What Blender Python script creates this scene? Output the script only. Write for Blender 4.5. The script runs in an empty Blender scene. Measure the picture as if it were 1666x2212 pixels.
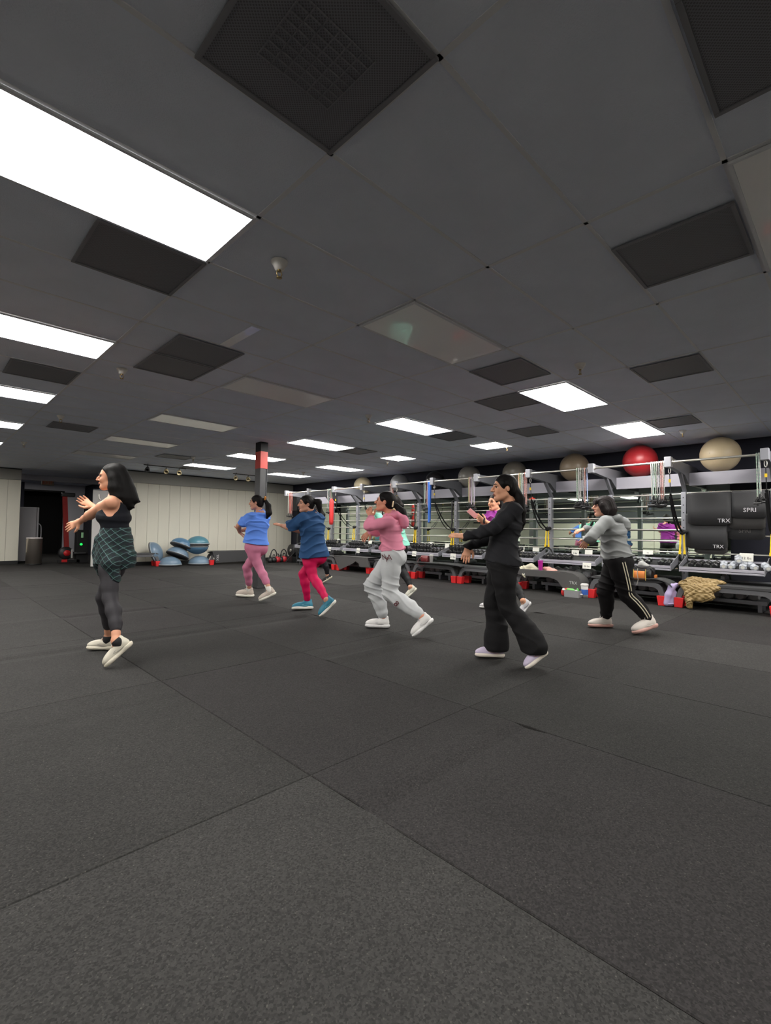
import bpy, bmesh, math, random
import numpy as np
from mathutils import Vector, Matrix
random.seed(7)
RNG = np.random.RandomState(5)
S = bpy.context.scene
COL = S.collection
PI = math.pi

# ------------------------------------------------------------------ camera
FOC = 1027.0; CW, CH = 1666.0, 2212.0; PX, PY = 833.0, 1106.0; EYE = 1.11
_a = np.array([1865-PX, 1160-PY, FOC]); _a /= np.linalg.norm(_a)      # world X in camera space
_b = np.array([-190-PX, 1132-PY, FOC]); _b -= _a*(_a@_b); _b /= np.linalg.norm(_b)
ROT = np.array([_a, _b, np.cross(_a, _b)])                            # camera space -> world
cam_d = bpy.data.cameras.new('camera'); cam = bpy.data.objects.new('camera', cam_d); COL.objects.link(cam)
cam_d.sensor_fit = 'HORIZONTAL'; cam_d.sensor_width = 36.0; cam_d.lens = FOC/CW*36.0; cam_d.clip_start = 0.02
M = Matrix.Identity(4)
for i in range(3):
    M[i][0] = ROT[i][0]; M[i][1] = -ROT[i][1]; M[i][2] = -ROT[i][2]
M[2][3] = EYE
cam.matrix_world = M
S.camera = cam
def at(x, y, depth):
    "world point that stands `depth` metres in front of the camera at picture position x, y"
    return np.array([0, 0, EYE]) + depth*(ROT @ np.array([(x-PX)/FOC, (y-PY)/FOC, 1.0]))
def _ray(x, y): return ROT @ np.array([(x-PX)/FOC, (y-PY)/FOC, 1.0])
def onX(x, y, X): d = _ray(x, y); return np.array([0, 0, EYE]) + d*(X/d[0])
def onY(x, y, Y): d = _ray(x, y); return np.array([0, 0, EYE]) + d*(Y/d[1])
FWD = ROT @ np.array([0, 0, 1.0]); RGT = ROT @ np.array([1.0, 0, 0])

# ------------------------------------------------------------------ world, exposure
w = bpy.data.worlds.new('world'); S.world = w; w.use_nodes = True
w.node_tree.nodes['Background'].inputs[0].default_value = (0.02, 0.021, 0.024, 1)
w.node_tree.nodes['Background'].inputs[1].default_value = 0.5
S.view_settings.view_transform = 'Standard'; S.view_settings.look = 'None'
S.view_settings.exposure = 0.0; S.view_settings.gamma = 1.0; S.view_settings.use_curve_mapping = False
LIGHT = 29.0            # radiance of the fluorescent diffusers
CEIL = 2.75

# ------------------------------------------------------------------ materials
def lin(c):
    c = c/255.0
    return c/12.92 if c <= 0.04045 else ((c+0.055)/1.055)**2.4
def RGB(c): return (lin(c[0]), lin(c[1]), lin(c[2]), 1)
MATS = {}
def mat(name, c, rough=0.6, metal=0.0, bump=0.0, bscale=60.0, var=0.0, vscale=8.0, coat=0.0, emit=0.0, spec=0.5, sheen=0.0, stretch=None, trans=0.0):
    if name in MATS: return MATS[name]
    m = bpy.data.materials.new(name); m.use_nodes = True; nt = m.node_tree; N = nt.nodes; L = nt.links
    b = N['Principled BSDF']
    b.inputs['Base Color'].default_value = RGB(c); b.inputs['Roughness'].default_value = rough
    b.inputs['Metallic'].default_value = metal; b.inputs['Coat Weight'].default_value = coat
    b.inputs['Specular IOR Level'].default_value = spec; b.inputs['Sheen Weight'].default_value = sheen
    b.inputs['Transmission Weight'].default_value = trans
    if emit:
        b.inputs['Emission Color'].default_value = RGB(c); b.inputs['Emission Strength'].default_value = emit
    if bump or var:
        tc = N.new('ShaderNodeTexCoord'); vec = tc.outputs['Object']
        if stretch:
            mp = N.new('ShaderNodeMapping'); mp.inputs['Scale'].default_value = stretch
            L.new(vec, mp.inputs['Vector']); vec = mp.outputs['Vector']
        if bump:
            n = N.new('ShaderNodeTexNoise'); n.inputs['Scale'].default_value = bscale; n.inputs['Detail'].default_value = 4
            L.new(vec, n.inputs['Vector'])
            bp = N.new('ShaderNodeBump'); bp.inputs['Strength'].default_value = bump; bp.inputs['Distance'].default_value = 0.01
            L.new(n.outputs['Fac'], bp.inputs['Height']); L.new(bp.outputs['Normal'], b.inputs['Normal'])
        if var:
            n2 = N.new('ShaderNodeTexNoise'); n2.inputs['Scale'].default_value = vscale; n2.inputs['Detail'].default_value = 5
            L.new(vec, n2.inputs['Vector'])
            mx = N.new('ShaderNodeMix'); mx.data_type = 'RGBA'
            col = RGB(c)
            mx.inputs['A'].default_value = tuple(min(1, v*(1-var)) for v in col[:3])+(1,)
            mx.inputs['B'].default_value = tuple(min(1, v*(1+var)) for v in col[:3])+(1,)
            L.new(n2.outputs['Fac'], mx.inputs['Factor']); L.new(mx.outputs['Result'], b.inputs['Base Color'])
    MATS[name] = m
    return m

def rubber_mat(name, base, fleck):
    "black recycled rubber: crumb speckle, soft scuffs, a lightly pitted face"
    m = bpy.data.materials.new(name); m.use_nodes = True; nt = m.node_tree; N = nt.nodes; L = nt.links
    b = N['Principled BSDF']; b.inputs['Roughness'].default_value = 0.88; b.inputs['Specular IOR Level'].default_value = 0.22
    g = N.new('ShaderNodeNewGeometry'); oi = N.new('ShaderNodeObjectInfo')
    vo = N.new('ShaderNodeTexVoronoi'); vo.inputs['Scale'].default_value = 170; L.new(g.outputs['Position'], vo.inputs['Vector'])
    bw = N.new('ShaderNodeSeparateColor'); L.new(vo.outputs['Color'], bw.inputs['Color'])
    r1 = N.new('ShaderNodeValToRGB'); r1.color_ramp.elements[0].position = 0.0; r1.color_ramp.elements[0].color = (.62, .62, .62, 1)
    r1.color_ramp.elements[1].position = 1.0; r1.color_ramp.elements[1].color = (1.42, 1.42, 1.42, 1); L.new(bw.outputs['Red'], r1.inputs['Fac'])
    big = N.new('ShaderNodeTexNoise'); big.inputs['Scale'].default_value = 1.6; big.inputs['Detail'].default_value = 6; big.inputs['Roughness'].default_value = .6
    L.new(g.outputs['Position'], big.inputs['Vector'])
    r2 = N.new('ShaderNodeMapRange'); r2.inputs['To Min'].default_value = .72; r2.inputs['To Max'].default_value = 1.3; L.new(big.outputs['Fac'], r2.inputs['Value'])
    rr = N.new('ShaderNodeMapRange'); rr.inputs['To Min'].default_value = .86; rr.inputs['To Max'].default_value = 1.16; L.new(oi.outputs['Random'], rr.inputs['Value'])
    mu = N.new('ShaderNodeMath'); mu.operation = 'MULTIPLY'; L.new(r2.outputs['Result'], mu.inputs[0]); L.new(rr.outputs['Result'], mu.inputs[1])
    fl = N.new('ShaderNodeTexVoronoi'); fl.inputs['Scale'].default_value = 60; L.new(g.outputs['Position'], fl.inputs['Vector'])
    fr = N.new('ShaderNodeValToRGB'); fr.color_ramp.elements[0].position = .1; fr.color_ramp.elements[0].color = (1, 1, 1, 1)
    fr.color_ramp.elements[1].position = .17; fr.color_ramp.elements[1].color = (0, 0, 0, 1); L.new(fl.outputs['Distance'], fr.inputs['Fac'])
    m1 = N.new('ShaderNodeMix'); m1.data_type = 'RGBA'; m1.inputs['A'].default_value = RGB(base); m1.inputs['B'].default_value = RGB(fleck)
    L.new(fr.outputs['Color'], m1.inputs['Factor'])
    m2 = N.new('ShaderNodeMix'); m2.data_type = 'RGBA'; m2.blend_type = 'MULTIPLY'; m2.inputs['Factor'].default_value = 1
    L.new(m1.outputs['Result'], m2.inputs['A']); L.new(r1.outputs['Color'], m2.inputs['B'])
    m3 = N.new('ShaderNodeMix'); m3.data_type = 'RGBA'; m3.blend_type = 'MULTIPLY'; m3.inputs['Factor'].default_value = 1
    L.new(m2.outputs['Result'], m3.inputs['A']); L.new(mu.outputs['Value'], m3.inputs['B'])
    L.new(m3.outputs['Result'], b.inputs['Base Color'])
    bp = N.new('ShaderNodeBump'); bp.inputs['Strength'].default_value = .5; bp.inputs['Distance'].default_value = .004
    L.new(bw.outputs['Green'], bp.inputs['Height']); L.new(bp.outputs['Normal'], b.inputs['Normal'])
    return m

# ------------------------------------------------------------------ mesh building
class MB:
    "collects simple solids and links them as ONE mesh object"
    def __init__(s): s.v = []; s.f = []; s.sm = []
    def add(s, vs, fs, smooth=False):
        o = len(s.v); s.v += [tuple(map(float, v)) for v in vs]
        s.f += [tuple(i+o for i in f) for f in fs]; s.sm += [smooth]*len(fs); return s
    def box(s, c, d, rot=None, taper=1.0):
        x, y, z = d[0]/2, d[1]/2, d[2]/2
        vs = [(-x, -y, -z), (x, -y, -z), (x, y, -z), (-x, y, -z), (-x*taper, -y*taper, z), (x*taper, -y*taper, z), (x*taper, y*taper, z), (-x*taper, y*taper, z)]
        if rot is not None: vs = [rot @ Vector(v) for v in vs]
        vs = [(v[0]+c[0], v[1]+c[1], v[2]+c[2]) for v in vs]
        return s.add(vs, [(3, 2, 1, 0), (4, 5, 6, 7), (0, 1, 5, 4), (1, 2, 6, 5), (2, 3, 7, 6), (3, 0, 4, 7)])
    def bar(s, p, q, wx, wz, up=(0, 0, 1)):
        "rectangular bar from p to q"
        p = Vector(p); q = Vector(q); d = (q-p).normalized(); u = Vector(up); a = d.cross(u)
        if a.length < 1e-5: a = d.cross(Vector((0, 1, 0)))
        a.normalize(); u = a.cross(d).normalized(); a *= wx/2; u *= wz/2
        vs = [p-a-u, p+a-u, p+a+u, p-a+u, q-a-u, q+a-u, q+a+u, q-a+u]
        return s.add(vs, [(3, 2, 1, 0), (4, 5, 6, 7), (0, 1, 5, 4), (1, 2, 6, 5), (2, 3, 7, 6), (3, 0, 4, 7)])
    def tube(s, pts, r, n=8, caps=True, smooth=True):
        pts = [Vector(p) for p in pts]; k = len(pts)
        if not hasattr(r, '__len__'): r = [r]*k
        rings = []; prev = None
        for i, p in enumerate(pts):
            d = (pts[min(i+1, k-1)]-pts[max(i-1, 0)])
            if d.length < 1e-9: d = Vector((0, 0, 1))
            d.normalize()
            if prev is None:
                a = d.cross(Vector((0, 0, 1)))
                if a.length < 0.05: a = d.cross(Vector((0, 1, 0)))
            else: a = prev-d*prev.dot(d)
            a.normalize(); prev = a; b = d.cross(a)
            rings.append([p+(a*math.cos(2*PI*j/n)+b*math.sin(2*PI*j/n))*r[i] for j in range(n)])
        vs = [v for R_ in rings for v in R_]
        fs = [(i*n+j, i*n+(j+1) % n, (i+1)*n+(j+1) % n, (i+1)*n+j) for i in range(k-1) for j in range(n)]
        s.add(vs, fs, smooth)
        if caps: s.add(rings[0][::-1], [tuple(range(n))]); s.add(rings[-1], [tuple(range(n))])
        return s
    def lathe(s, prof, c, axis='z', n=20, smooth=True, M=None):
        "prof: list of (radius, height)"
        vs = []
        for r, h in prof:
            for j in range(n):
                a = 2*PI*j/n; x, y, z = r*math.cos(a), r*math.sin(a), h
                if axis == 'x': x, y, z = z, x, y
                if axis == 'y': x, y, z = y, z, x
                v = Vector((x, y, z))
                if M is not None: v = M @ v
                vs.append((v[0]+c[0], v[1]+c[1], v[2]+c[2]))
        fs = [(i*n+j, i*n+(j+1) % n, (i+1)*n+(j+1) % n, (i+1)*n+j) for i in range(len(prof)-1) for j in range(n)]
        return s.add(vs, fs, smooth)
    def prism(s, poly, p0, ex, ey, ez, depth):
        "polygon (u,v) in the plane ex,ey from p0, extruded along ez by depth"
        p0, ex, ey, ez = map(Vector, (p0, ex, ey, ez)); n = len(poly)
        a = [p0+ex*u+ey*v for u, v in poly]; b = [q+ez*depth for q in a]
        return s.add(a+b, [tuple(range(n))[::-1], tuple(range(n, 2*n))]+[(i, (i+1) % n, n+(i+1) % n, n+i) for i in range(n)])
    def mesh(s, name, m):
        me = bpy.data.meshes.new(name); me.from_pydata(s.v, [], s.f)
        me.polygons.foreach_set('use_smooth', s.sm)
        if m: me.materials.append(m)
        me.update(); return me
    def build(s, name, m, parent=None, loc=None, bevel=0.0):
        me = s.mesh(name, m)
        if bevel:
            bm = bmesh.new(); bm.from_mesh(me); bmesh.ops.remove_doubles(bm, verts=bm.verts, dist=1e-5)
            bmesh.ops.bevel(bm, geom=[e for e in bm.edges if len(e.link_faces) == 2 and e.calc_face_angle(0) > .5], offset=bevel, segments=2, affect='EDGES', profile=.5)
            bm.to_mesh(me); bm.free()
        return put(name, me, parent, loc)
def put(name, me, parent=None, loc=None, rz=None):
    o = bpy.data.objects.new(name, me); COL.objects.link(o)
    if loc is not None: o.location = tuple(map(float, loc))
    if rz is not None: o.rotation_euler = (0, 0, rz)
    if parent is not None: o.parent = parent
    return o
def child(name, mb, m, root, bevel=0.0):
    "mesh given in world coordinates, parented to an unrotated root"
    L_ = root.location
    rr = root.parent
    off = Vector(L_)
    while rr is not None: off += Vector(rr.location); rr = rr.parent
    mb.v = [(v[0]-off[0], v[1]-off[1], v[2]-off[2]) for v in mb.v]
    return mb.build(name, m, root, bevel=bevel)
def tag(o, label, cat, group=None):
    o['label'] = label; o['category'] = cat
    if group: o['group'] = group
    return o
def thing(name, label, cat, loc=(0, 0, 0), group=None, rz=0):
    o = bpy.data.objects.new(name, None); COL.objects.link(o); o.location = tuple(map(float, loc)); o.rotation_euler = (0, 0, rz)
    o.empty_display_size = .1
    return tag(o, label, cat, group)
def structure(o): o['kind'] = 'structure'; return o
def struct_root(name, loc=(0, 0, 0)):
    o = bpy.data.objects.new(name, None); COL.objects.link(o); o.location = loc; return structure(o)
def dup(root, loc=None, rz=None, label=None, group=None, parent=None):
    r = root.copy(); COL.objects.link(r)
    if parent is not None: r.parent = parent
    if loc is not None: r.location = tuple(map(float, loc))
    if rz is not None: r.rotation_euler = (0, 0, rz)
    if label: r['label'] = label
    if group: r['group'] = group
    for ch in list(root.children): dup(ch, parent=r)
    return r
def text_mesh(txt, size, m, extrude=.0008):
    cu = bpy.data.curves.new('lettering', 'FONT'); cu.body = txt; cu.size = size; cu.extrude = extrude; cu.align_x = 'CENTER'; cu.align_y = 'CENTER'
    cu.resolution_u = 2
    o = bpy.data.objects.new('tmp', cu); COL.objects.link(o)
    bpy.context.view_layer.update()
    me = bpy.data.meshes.new_from_object(o.evaluated_get(bpy.context.evaluated_depsgraph_get()))
    bpy.data.objects.remove(o); bpy.data.curves.remove(cu)
    me.materials.clear(); me.materials.append(m); return me
def text_on(txt, size, m, p, ex, ey, parent, name='lettering'):
    "lettering with its baseline along ex, upright along ey, centred at world point p"
    me = text_mesh(txt, size, m)
    ex = Vector(ex).normalized(); ey = Vector(ey).normalized(); ez = ex.cross(ey)
    off = Vector((0, 0, 0)); rr = parent
    while rr is not None: off += Vector(rr.location); rr = rr.parent
    o = put(name, me, parent)
    R_ = Matrix((ex, ey, ez)).transposed().to_4x4(); R_.translation = Vector(p)-off
    o.matrix_local = R_
    return o
# ================================================================== soft solids (signed distance fields meshed with surface nets)
def smin(a, b, k):
    if k <= 0: return np.minimum(a, b)
    h = np.clip(.5+.5*(b-a)/k, 0, 1); return b*(1-h)+a*h-k*h*(1-h)
class Soft:
    def __init__(s): s.p = []
    def cap(s, a, b, ra, rb=None, k=.02, cut=False):
        s.p.append(('c', np.array(a, float), np.array(b, float), ra, ra if rb is None else rb, k, cut)); return s
    def chain(s, pts, rs, k=.02, cut=False):
        for i in range(len(pts)-1): s.cap(pts[i], pts[i+1], rs[i], rs[i+1], k, cut)
        return s
    def ell(s, c, r, B=None, k=.02, cut=False):
        s.p.append(('e', np.array(c, float), np.array(r, float), np.eye(3) if B is None else np.array(B, float), None, k, cut)); return s
    def cone(s, a, b, fa, fb, B, k=.02):
        "elliptic section swept from a to b: half widths fa=(w,d), fb=(w,d) along B[0], B[1]"
        s.p.append(('t', np.array(a, float), np.array(b, float), (fa, fb), np.array(B, float), k, False)); return s
    def plane(s, p, n):
        "keep only the side where (x-p).n < 0"
        s.p.append(('p', np.array(p, float), np.array(n, float), None, None, 0, 'i')); return s
    def mesh(s, name, m, h=.008, disp=None, smooth=1):
        lo = np.full(3, 1e9); hi = -lo; boxes = []
        for q in s.p:
            if q[0] == 'c': r = max(q[3], q[4]); l_, u_ = np.minimum(q[1], q[2])-r, np.maximum(q[1], q[2])+r
            elif q[0] == 'e': e_ = np.abs(q[3].T) @ q[2]; l_, u_ = q[1]-e_, q[1]+e_
            elif q[0] == 't': r = max(max(q[3][0]), max(q[3][1])); l_, u_ = np.minimum(q[1], q[2])-r, np.maximum(q[1], q[2])+r
            else: l_ = u_ = None
            boxes.append((l_, u_))
            if l_ is not None and not q[6]: lo = np.minimum(lo, l_); hi = np.maximum(hi, u_)
        lo -= 3*h; hi += 3*h; n = np.ceil((hi-lo)/h).astype(int)+1
        D = np.full(tuple(n), .06, np.float32)
        ax = [lo[i]+h*np.arange(n[i]) for i in range(3)]
        for q, (l_, u_) in zip(s.p, boxes):
            if l_ is None: i0 = np.zeros(3, int); i1 = n
            else:
                mg = .02+q[5]*1.2+2*h
                i0 = np.clip(np.floor((l_-mg-lo)/h).astype(int), 0, n); i1 = np.clip(np.ceil((u_+mg-lo)/h).astype(int)+1, 0, n)
                if (i1 <= i0).any(): continue
            X = ax[0][i0[0]:i1[0], None, None]; Y = ax[1][None, i0[1]:i1[1], None]; Z = ax[2][None, None, i0[2]:i1[2]]
            sl = (slice(i0[0], i1[0]), slice(i0[1], i1[1]), slice(i0[2], i1[2]))
            if q[0] == 'c':
                a, b = q[1], q[2]; ab = b-a; L2 = max(ab@ab, 1e-12)
                t = np.clip(((X-a[0])*ab[0]+(Y-a[1])*ab[1]+(Z-a[2])*ab[2])/L2, 0, 1)
                d = np.sqrt((X-a[0]-t*ab[0])**2+(Y-a[1]-t*ab[1])**2+(Z-a[2]-t*ab[2])**2)-(q[3]+(q[4]-q[3])*t)
            elif q[0] == 'e':
                c, r, B = q[1], q[2], q[3]; x, y, z = X-c[0], Y-c[1], Z-c[2]
                u = [(B[i][0]*x+B[i][1]*y+B[i][2]*z) for i in range(3)]
                k0 = np.sqrt((u[0]/r[0])**2+(u[1]/r[1])**2+(u[2]/r[2])**2); k1 = np.sqrt((u[0]/r[0]**2)**2+(u[1]/r[1]**2)**2+(u[2]/r[2]**2)**2)
                d = k0*(k0-1)/np.maximum(k1, 1e-6)
            elif q[0] == 't':
                a, b = q[1], q[2]; ab = b-a; L_ = math.sqrt(ab@ab); ax_ = ab/L_; B = q[4]; x, y, z = X-a[0], Y-a[1], Z-a[2]
                t0 = (x*ax_[0]+y*ax_[1]+z*ax_[2])/L_; t = np.clip(t0, 0, 1)
                w_ = q[3][0][0]+(q[3][1][0]-q[3][0][0])*t; e_ = q[3][0][1]+(q[3][1][1]-q[3][0][1])*t
                bu = B[0]-ax_*(B[0]@ax_); bu /= np.linalg.norm(bu); bv = np.cross(ax_, bu)
                u = x*bu[0]+y*bu[1]+z*bu[2]; v = x*bv[0]+y*bv[1]+z*bv[2]
                k0 = np.sqrt((u/w_)**2+(v/e_)**2); k1 = np.sqrt((u/w_**2)**2+(v/e_**2)**2)
                d = k0*(k0-1)/np.maximum(k1, 1e-6); d = np.where(k0 < .05, -np.minimum(w_, e_), d)
                d = np.maximum(d, (np.abs(t0-.5)-.5)*L_)
            else:
                d = (X-q[1][0])*q[2][0]+(Y-q[1][1])*q[2][1]+(Z-q[1][2])*q[2][2]
            d = np.broadcast_to(d, D[sl].shape).astype(np.float32)
            if q[6] == 'i': D[sl] = np.maximum(D[sl], d)
            elif q[6]: D[sl] = -smin(-D[sl], d, q[5])
            else: D[sl] = smin(D[sl], d, q[5])
        # surface nets
        D[0] = D[-1] = .06; D[:, 0] = D[:, -1] = .06; D[:, :, 0] = D[:, :, -1] = .06
        I = D < 0; c = np.zeros(tuple(n-1), np.uint8)
        for dx in (0, 1):
            for dy in (0, 1):
                for dz in (0, 1): c += I[dx:n[0]-1+dx, dy:n[1]-1+dy, dz:n[2]-1+dz]
        act = (c > 0) & (c < 8); cell = np.argwhere(act); idx = np.full(act.shape, -1, np.int64); idx[act] = np.arange(len(cell))
        acc = np.zeros((len(cell), 3)); cnt = np.zeros(len(cell)); cor = np.array([(i & 1, (i >> 1) & 1, (i >> 2) & 1) for i in range(8)])
        V = [D[cell[:, 0]+o[0], cell[:, 1]+o[1], cell[:, 2]+o[2]] for o in cor]
        for i in range(8):
            for j in range(i+1, 8):
                if np.abs(cor[i]-cor[j]).sum() != 1: continue
                m_ = (V[i] < 0) != (V[j] < 0); t = np.where(m_, V[i]/np.where(m_, V[i]-V[j], 1), 0)
                acc += m_[:, None]*(cor[i]+(cor[j]-cor[i])*t[:, None]); cnt += m_
        P = lo+h*(cell+acc/cnt[:, None]); F = []
        for a in range(3):
            b, g = (a+1) % 3, (a+2) % 3
            s0 = [slice(1, -1)]*3; s0[a] = slice(0, n[a]-1); s1 = list(s0); s1[a] = slice(1, n[a])
            A, Bq = I[tuple(s0)], I[tuple(s1)]
            e = np.argwhere(A != Bq)
            if not len(e): continue
            sgn = A[e[:, 0], e[:, 1], e[:, 2]]; e = e+1; e[:, a] -= 1
            q = []
            for ob, og in ((0, 0), (-1, 0), (-1, -1), (0, -1)):
                w_ = e.copy(); w_[:, b] += ob; w_[:, g] += og; q.append(idx[w_[:, 0], w_[:, 1], w_[:, 2]])
            q = np.stack(q, 1); q[~sgn] = q[~sgn][:, ::-1]; F.append(q)
        F = np.concatenate(F)
        if smooth:      # one umbrella pass
            for _ in range(smooth):
                Sx = np.zeros_like(P); C = np.zeros(len(P))
                for i in range(4):
                    np.add.at(Sx, F[:, i], P[F[:, (i+1) % 4]]); np.add.at(C, F[:, i], 1)
                    np.add.at(Sx, F[:, i], P[F[:, (i-1) % 4]]); np.add.at(C, F[:, i], 1)
                P = P*.5+.5*Sx/np.maximum(C, 1)[:, None]
        if disp is not None:
            a_, b_ = P[F[:, 2]]-P[F[:, 0]], P[F[:, 3]]-P[F[:, 1]]; fn = np.cross(a_, b_); N = np.zeros_like(P)
            for i in range(4): np.add.at(N, F[:, i], fn)
            N /= np.maximum(np.linalg.norm(N, axis=1), 1e-12)[:, None]
            P = P+N*disp(P)[:, None]
        me = bpy.data.meshes.new(name); me.vertices.add(len(P)); me.vertices.foreach_set('co', P.astype(np.float32).ravel())
        me.loops.add(F.size); me.loops.foreach_set('vertex_index', F.astype(np.int32).ravel())
        me.polygons.add(len(F)); me.polygons.foreach_set('loop_start', np.arange(0, F.size, 4, dtype=np.int32)); me.polygons.foreach_set('loop_total', np.full(len(F), 4, np.int32))
        me.polygons.foreach_set('use_smooth', np.ones(len(F), bool)); me.update(calc_edges=True)
        if m: me.materials.append(m)
        return me
def soft_child(name, s, m, root, h=.008, disp=None, smooth=1):
    me = s.mesh(name, m, h, disp, smooth); off = Vector((0, 0, 0)); r = root
    while r is not None: off += Vector(r.location); r = r.parent
    co = np.empty(len(me.vertices)*3, np.float32); me.vertices.foreach_get('co', co); co = co.reshape(-1, 3)-np.array(off, np.float32); me.vertices.foreach_set('co', co.ravel()); me.update()
    return put(name, me, root)
def folds(amp, freq, d, seed=0, amp2=0.0):
    "cloth creases: warped ridges roughly square to direction d"
    d = np.array(d, float); d /= np.linalg.norm(d); r = np.random.RandomState(seed); u = r.randn(3); v = r.randn(3); ph = r.rand(4)*6
    def f(P):
        w_ = .9*np.sin(P@u*6+ph[0])+.7*np.sin(P@v*9+ph[1]); t = P@d*freq+w_*1.3+ph[2]
        msk = .5+.5*np.sin(P@v*5+P@u*4+ph[3]); g = 1-np.abs(np.sin(t)); return amp*(g*g-.35)*msk+amp2*np.sin(P@u*23+P@v*17)
    return f
# ================================================================== SETTING
X0, X1, Y0, Y1 = -5.0, 9.95, -4.2, 23.5
PX_, PY_ = 1.235, 0.606      # ceiling grid pitch
m_tile = mat('ceiling_tile_paint', (216, 222, 236), rough=.75, bump=.35, bscale=140, var=.10, vscale=3)
m_tbar = mat('ceiling_grid_paint', (214, 215, 220), rough=.5)
m_lens = mat('unlit_lens', (254, 254, 255), coat=.6, rough=.28, bump=.15, bscale=90)
m_ventm = mat('vent_metal', (126, 126, 132), rough=.6, var=.1, vscale=4)
m_frame = mat('fixture_frame', (216, 218, 224), rough=.5)
m_emit = mat('fluorescent_diffuser', (255, 252, 246), emit=LIGHT)
m_beige = mat('beige_board', (214, 210, 196), rough=.7, var=.05, vscale=2, stretch=(1, 1, .3))
m_beige2 = mat('grey_fascia', (150, 148, 142), rough=.7)
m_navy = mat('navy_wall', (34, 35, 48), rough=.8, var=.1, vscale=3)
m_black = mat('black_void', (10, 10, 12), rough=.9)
m_grey_wall = mat('grey_wall', (200, 200, 208), rough=.8)
m_white = mat('white_paint', (205, 202, 200), rough=.45)
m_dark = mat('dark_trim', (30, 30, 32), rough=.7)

# floor: rubber mats, each its own slab, lying on a slab
floor = struct_root('floor')
sb = MB().box(((X0+X1)/2, (Y0+Y1)/2, -.06), (X1-X0+.4, Y1-Y0+.4, .08)); child('subfloor', sb, m_black, floor)
m_mats = [rubber_mat('rubber_%s' % n, c, (66, 64, 61)) for n, c in (('charcoal', (44, 42, 42)), ('coal', (41, 40, 39)), ('slate', (47, 46, 45)))]
def mat_slab(w_, l_):
    "slab whose top rolls up in a low ridge near one end, as worn mats do"
    b = MB(); a_, l2 = w_/2-.0012, l_/2-.0012; ys = np.concatenate([[-l2, -l2+.004], np.linspace(-l2+.05, l2-.05, 26), [l2-.004, l2]])
    vs = []
    for i_, y_ in enumerate(ys):
        top = ridge*math.exp(-((y_-.50)/.075)**2)-ridge*.45*math.exp(-((y_-.62)/.05)**2)
        e_ = -.003 if i_ in (0, len(ys)-1) else 0
        for x_, z_ in ((-a_, -.022), (-a_, top-.003), (-a_+.004, top+e_), (a_-.004, top+e_), (a_, top-.003), (a_, -.022)): vs.append((x_, y_, z_))
    n_ = len(ys); fs = [(6*i+j, 6*i+j+1, 6*i+7+j, 6*i+6+j) for i in range(n_-1) for j in range(5)]
    b.add(vs, fs, False); return b
slab = []
for mm in m_mats:
    for ridge in (0, .003, -.003, .010, -.011): slab.append(mat_slab(1.222, 1.83).mesh('floor_mat', mm))
WORN = {(6, 3): 4, (6, 5): 4, (7, 4): 3, (7, 5): 4, (5, 5): 4, (8, 4): 3, (9, 4): 4, (8, 6): 3, (6, 6): 4, (10, 4): 3, (5, 3): 1, (5, 4): 2, (6, 4): 0, (7, 3): 1}
k = 0
x = .098-1.222*5
while x < X1-.1:
    y = 1.785-1.83*4
    while y < Y1:
        cx_, cy_ = x+.611, y+.915
        if X0-.7 < cx_ < X1+.7 and Y0-.5 < cy_ < Y1+.5:
            ci_, ri_ = int(round((x-.098)/1.222))+5, int(round((y-1.785)/1.83))+4; v_ = WORN.get((ci_, ri_), RNG.randint(3)); o = put('floor_mat', slab[RNG.randint(3)*5+v_], floor, (cx_, cy_, RNG.uniform(-.0022, .0)))
            
        y += 1.83
    x += 1.222

# ceiling
ceil = struct_root('ceiling')
child('ceiling_deck', MB().box(((X0+X1)/2, (Y0+Y1)/2, CEIL+.16), (X1-X0+.4, Y1-Y0+.4, .1)), m_black, ceil)
LIT = [(0, r) for r in (3, 7, 11, 15, 19, 23)]+[(4, r) for r in (3, 7, 11, 15, 19)]+[(6, r) for r in (3, 15, 19)]+[(6.1, 7), (6.1, 11)]+[(4, -1), (0, -1), (6, -1), (0, -5), (4, -5)]+[(-3, 3), (-3, 7), (-3, 11), (-3, 15)]
OFF = [(2, r) for r in (-1, 3, 7, 11, 15, 19)]
GY = .40                     # a grid line; row r spans GY+PY_*r .. +PY_
cells = {(int(c), r) for c, r in LIT+OFF}
def cellc(c, r): return ((c+.5)*PX_, GY+(r+.5)*PY_)
tile_me = MB().box((0, 0, .009), (PX_-.022, PY_-.02, .016)).mesh('ceiling_tile', m_tile)
allc = [(c, r) for c in range(-5, 9) for r in range(-8, 39)]
far = MB(); nt_ = 0
cand = []
for c, r in allc:
    cx_, cy_ = cellc(c, r)
    if cx_-PX_/2 < X0-1.3 or cx_+PX_/2 > X1+1.3 or cy_ > Y1+.4 or cy_ < Y0-.4: continue
    if (c, r) in cells: continue
    vis = cx_ > -.8 and cy_ > -1.2 and (cy_ < 15.2)
    cand.append((0 if vis else 1, cx_*cx_+cy_*cy_, cx_, cy_))
cand.sort()
for i, (v_, d_, cx_, cy_) in enumerate(cand):
    sx = min(cx_+PX_/2, X1+.1)-(cx_-PX_/2); 
    if i < 280: put('ceiling_tile', tile_me, ceil, (cx_, cy_, CEIL+RNG.uniform(0, .003)))
    else: far.box((cx_, cy_, CEIL+.010), (PX_-.022, PY_-.02, .016))
fo = child('far_ceiling_tiles', far, m_tile, ceil); fo['kind'] = 'stuff'
for c in range(-4, 9):
    X_ = c*PX_
    if X0 < X_ < X1: child('grid_runner', MB().box((X_, (Y0+Y1)/2, CEIL+.006), (.024, Y1-Y0, .014)), m_tbar, ceil)
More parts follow.
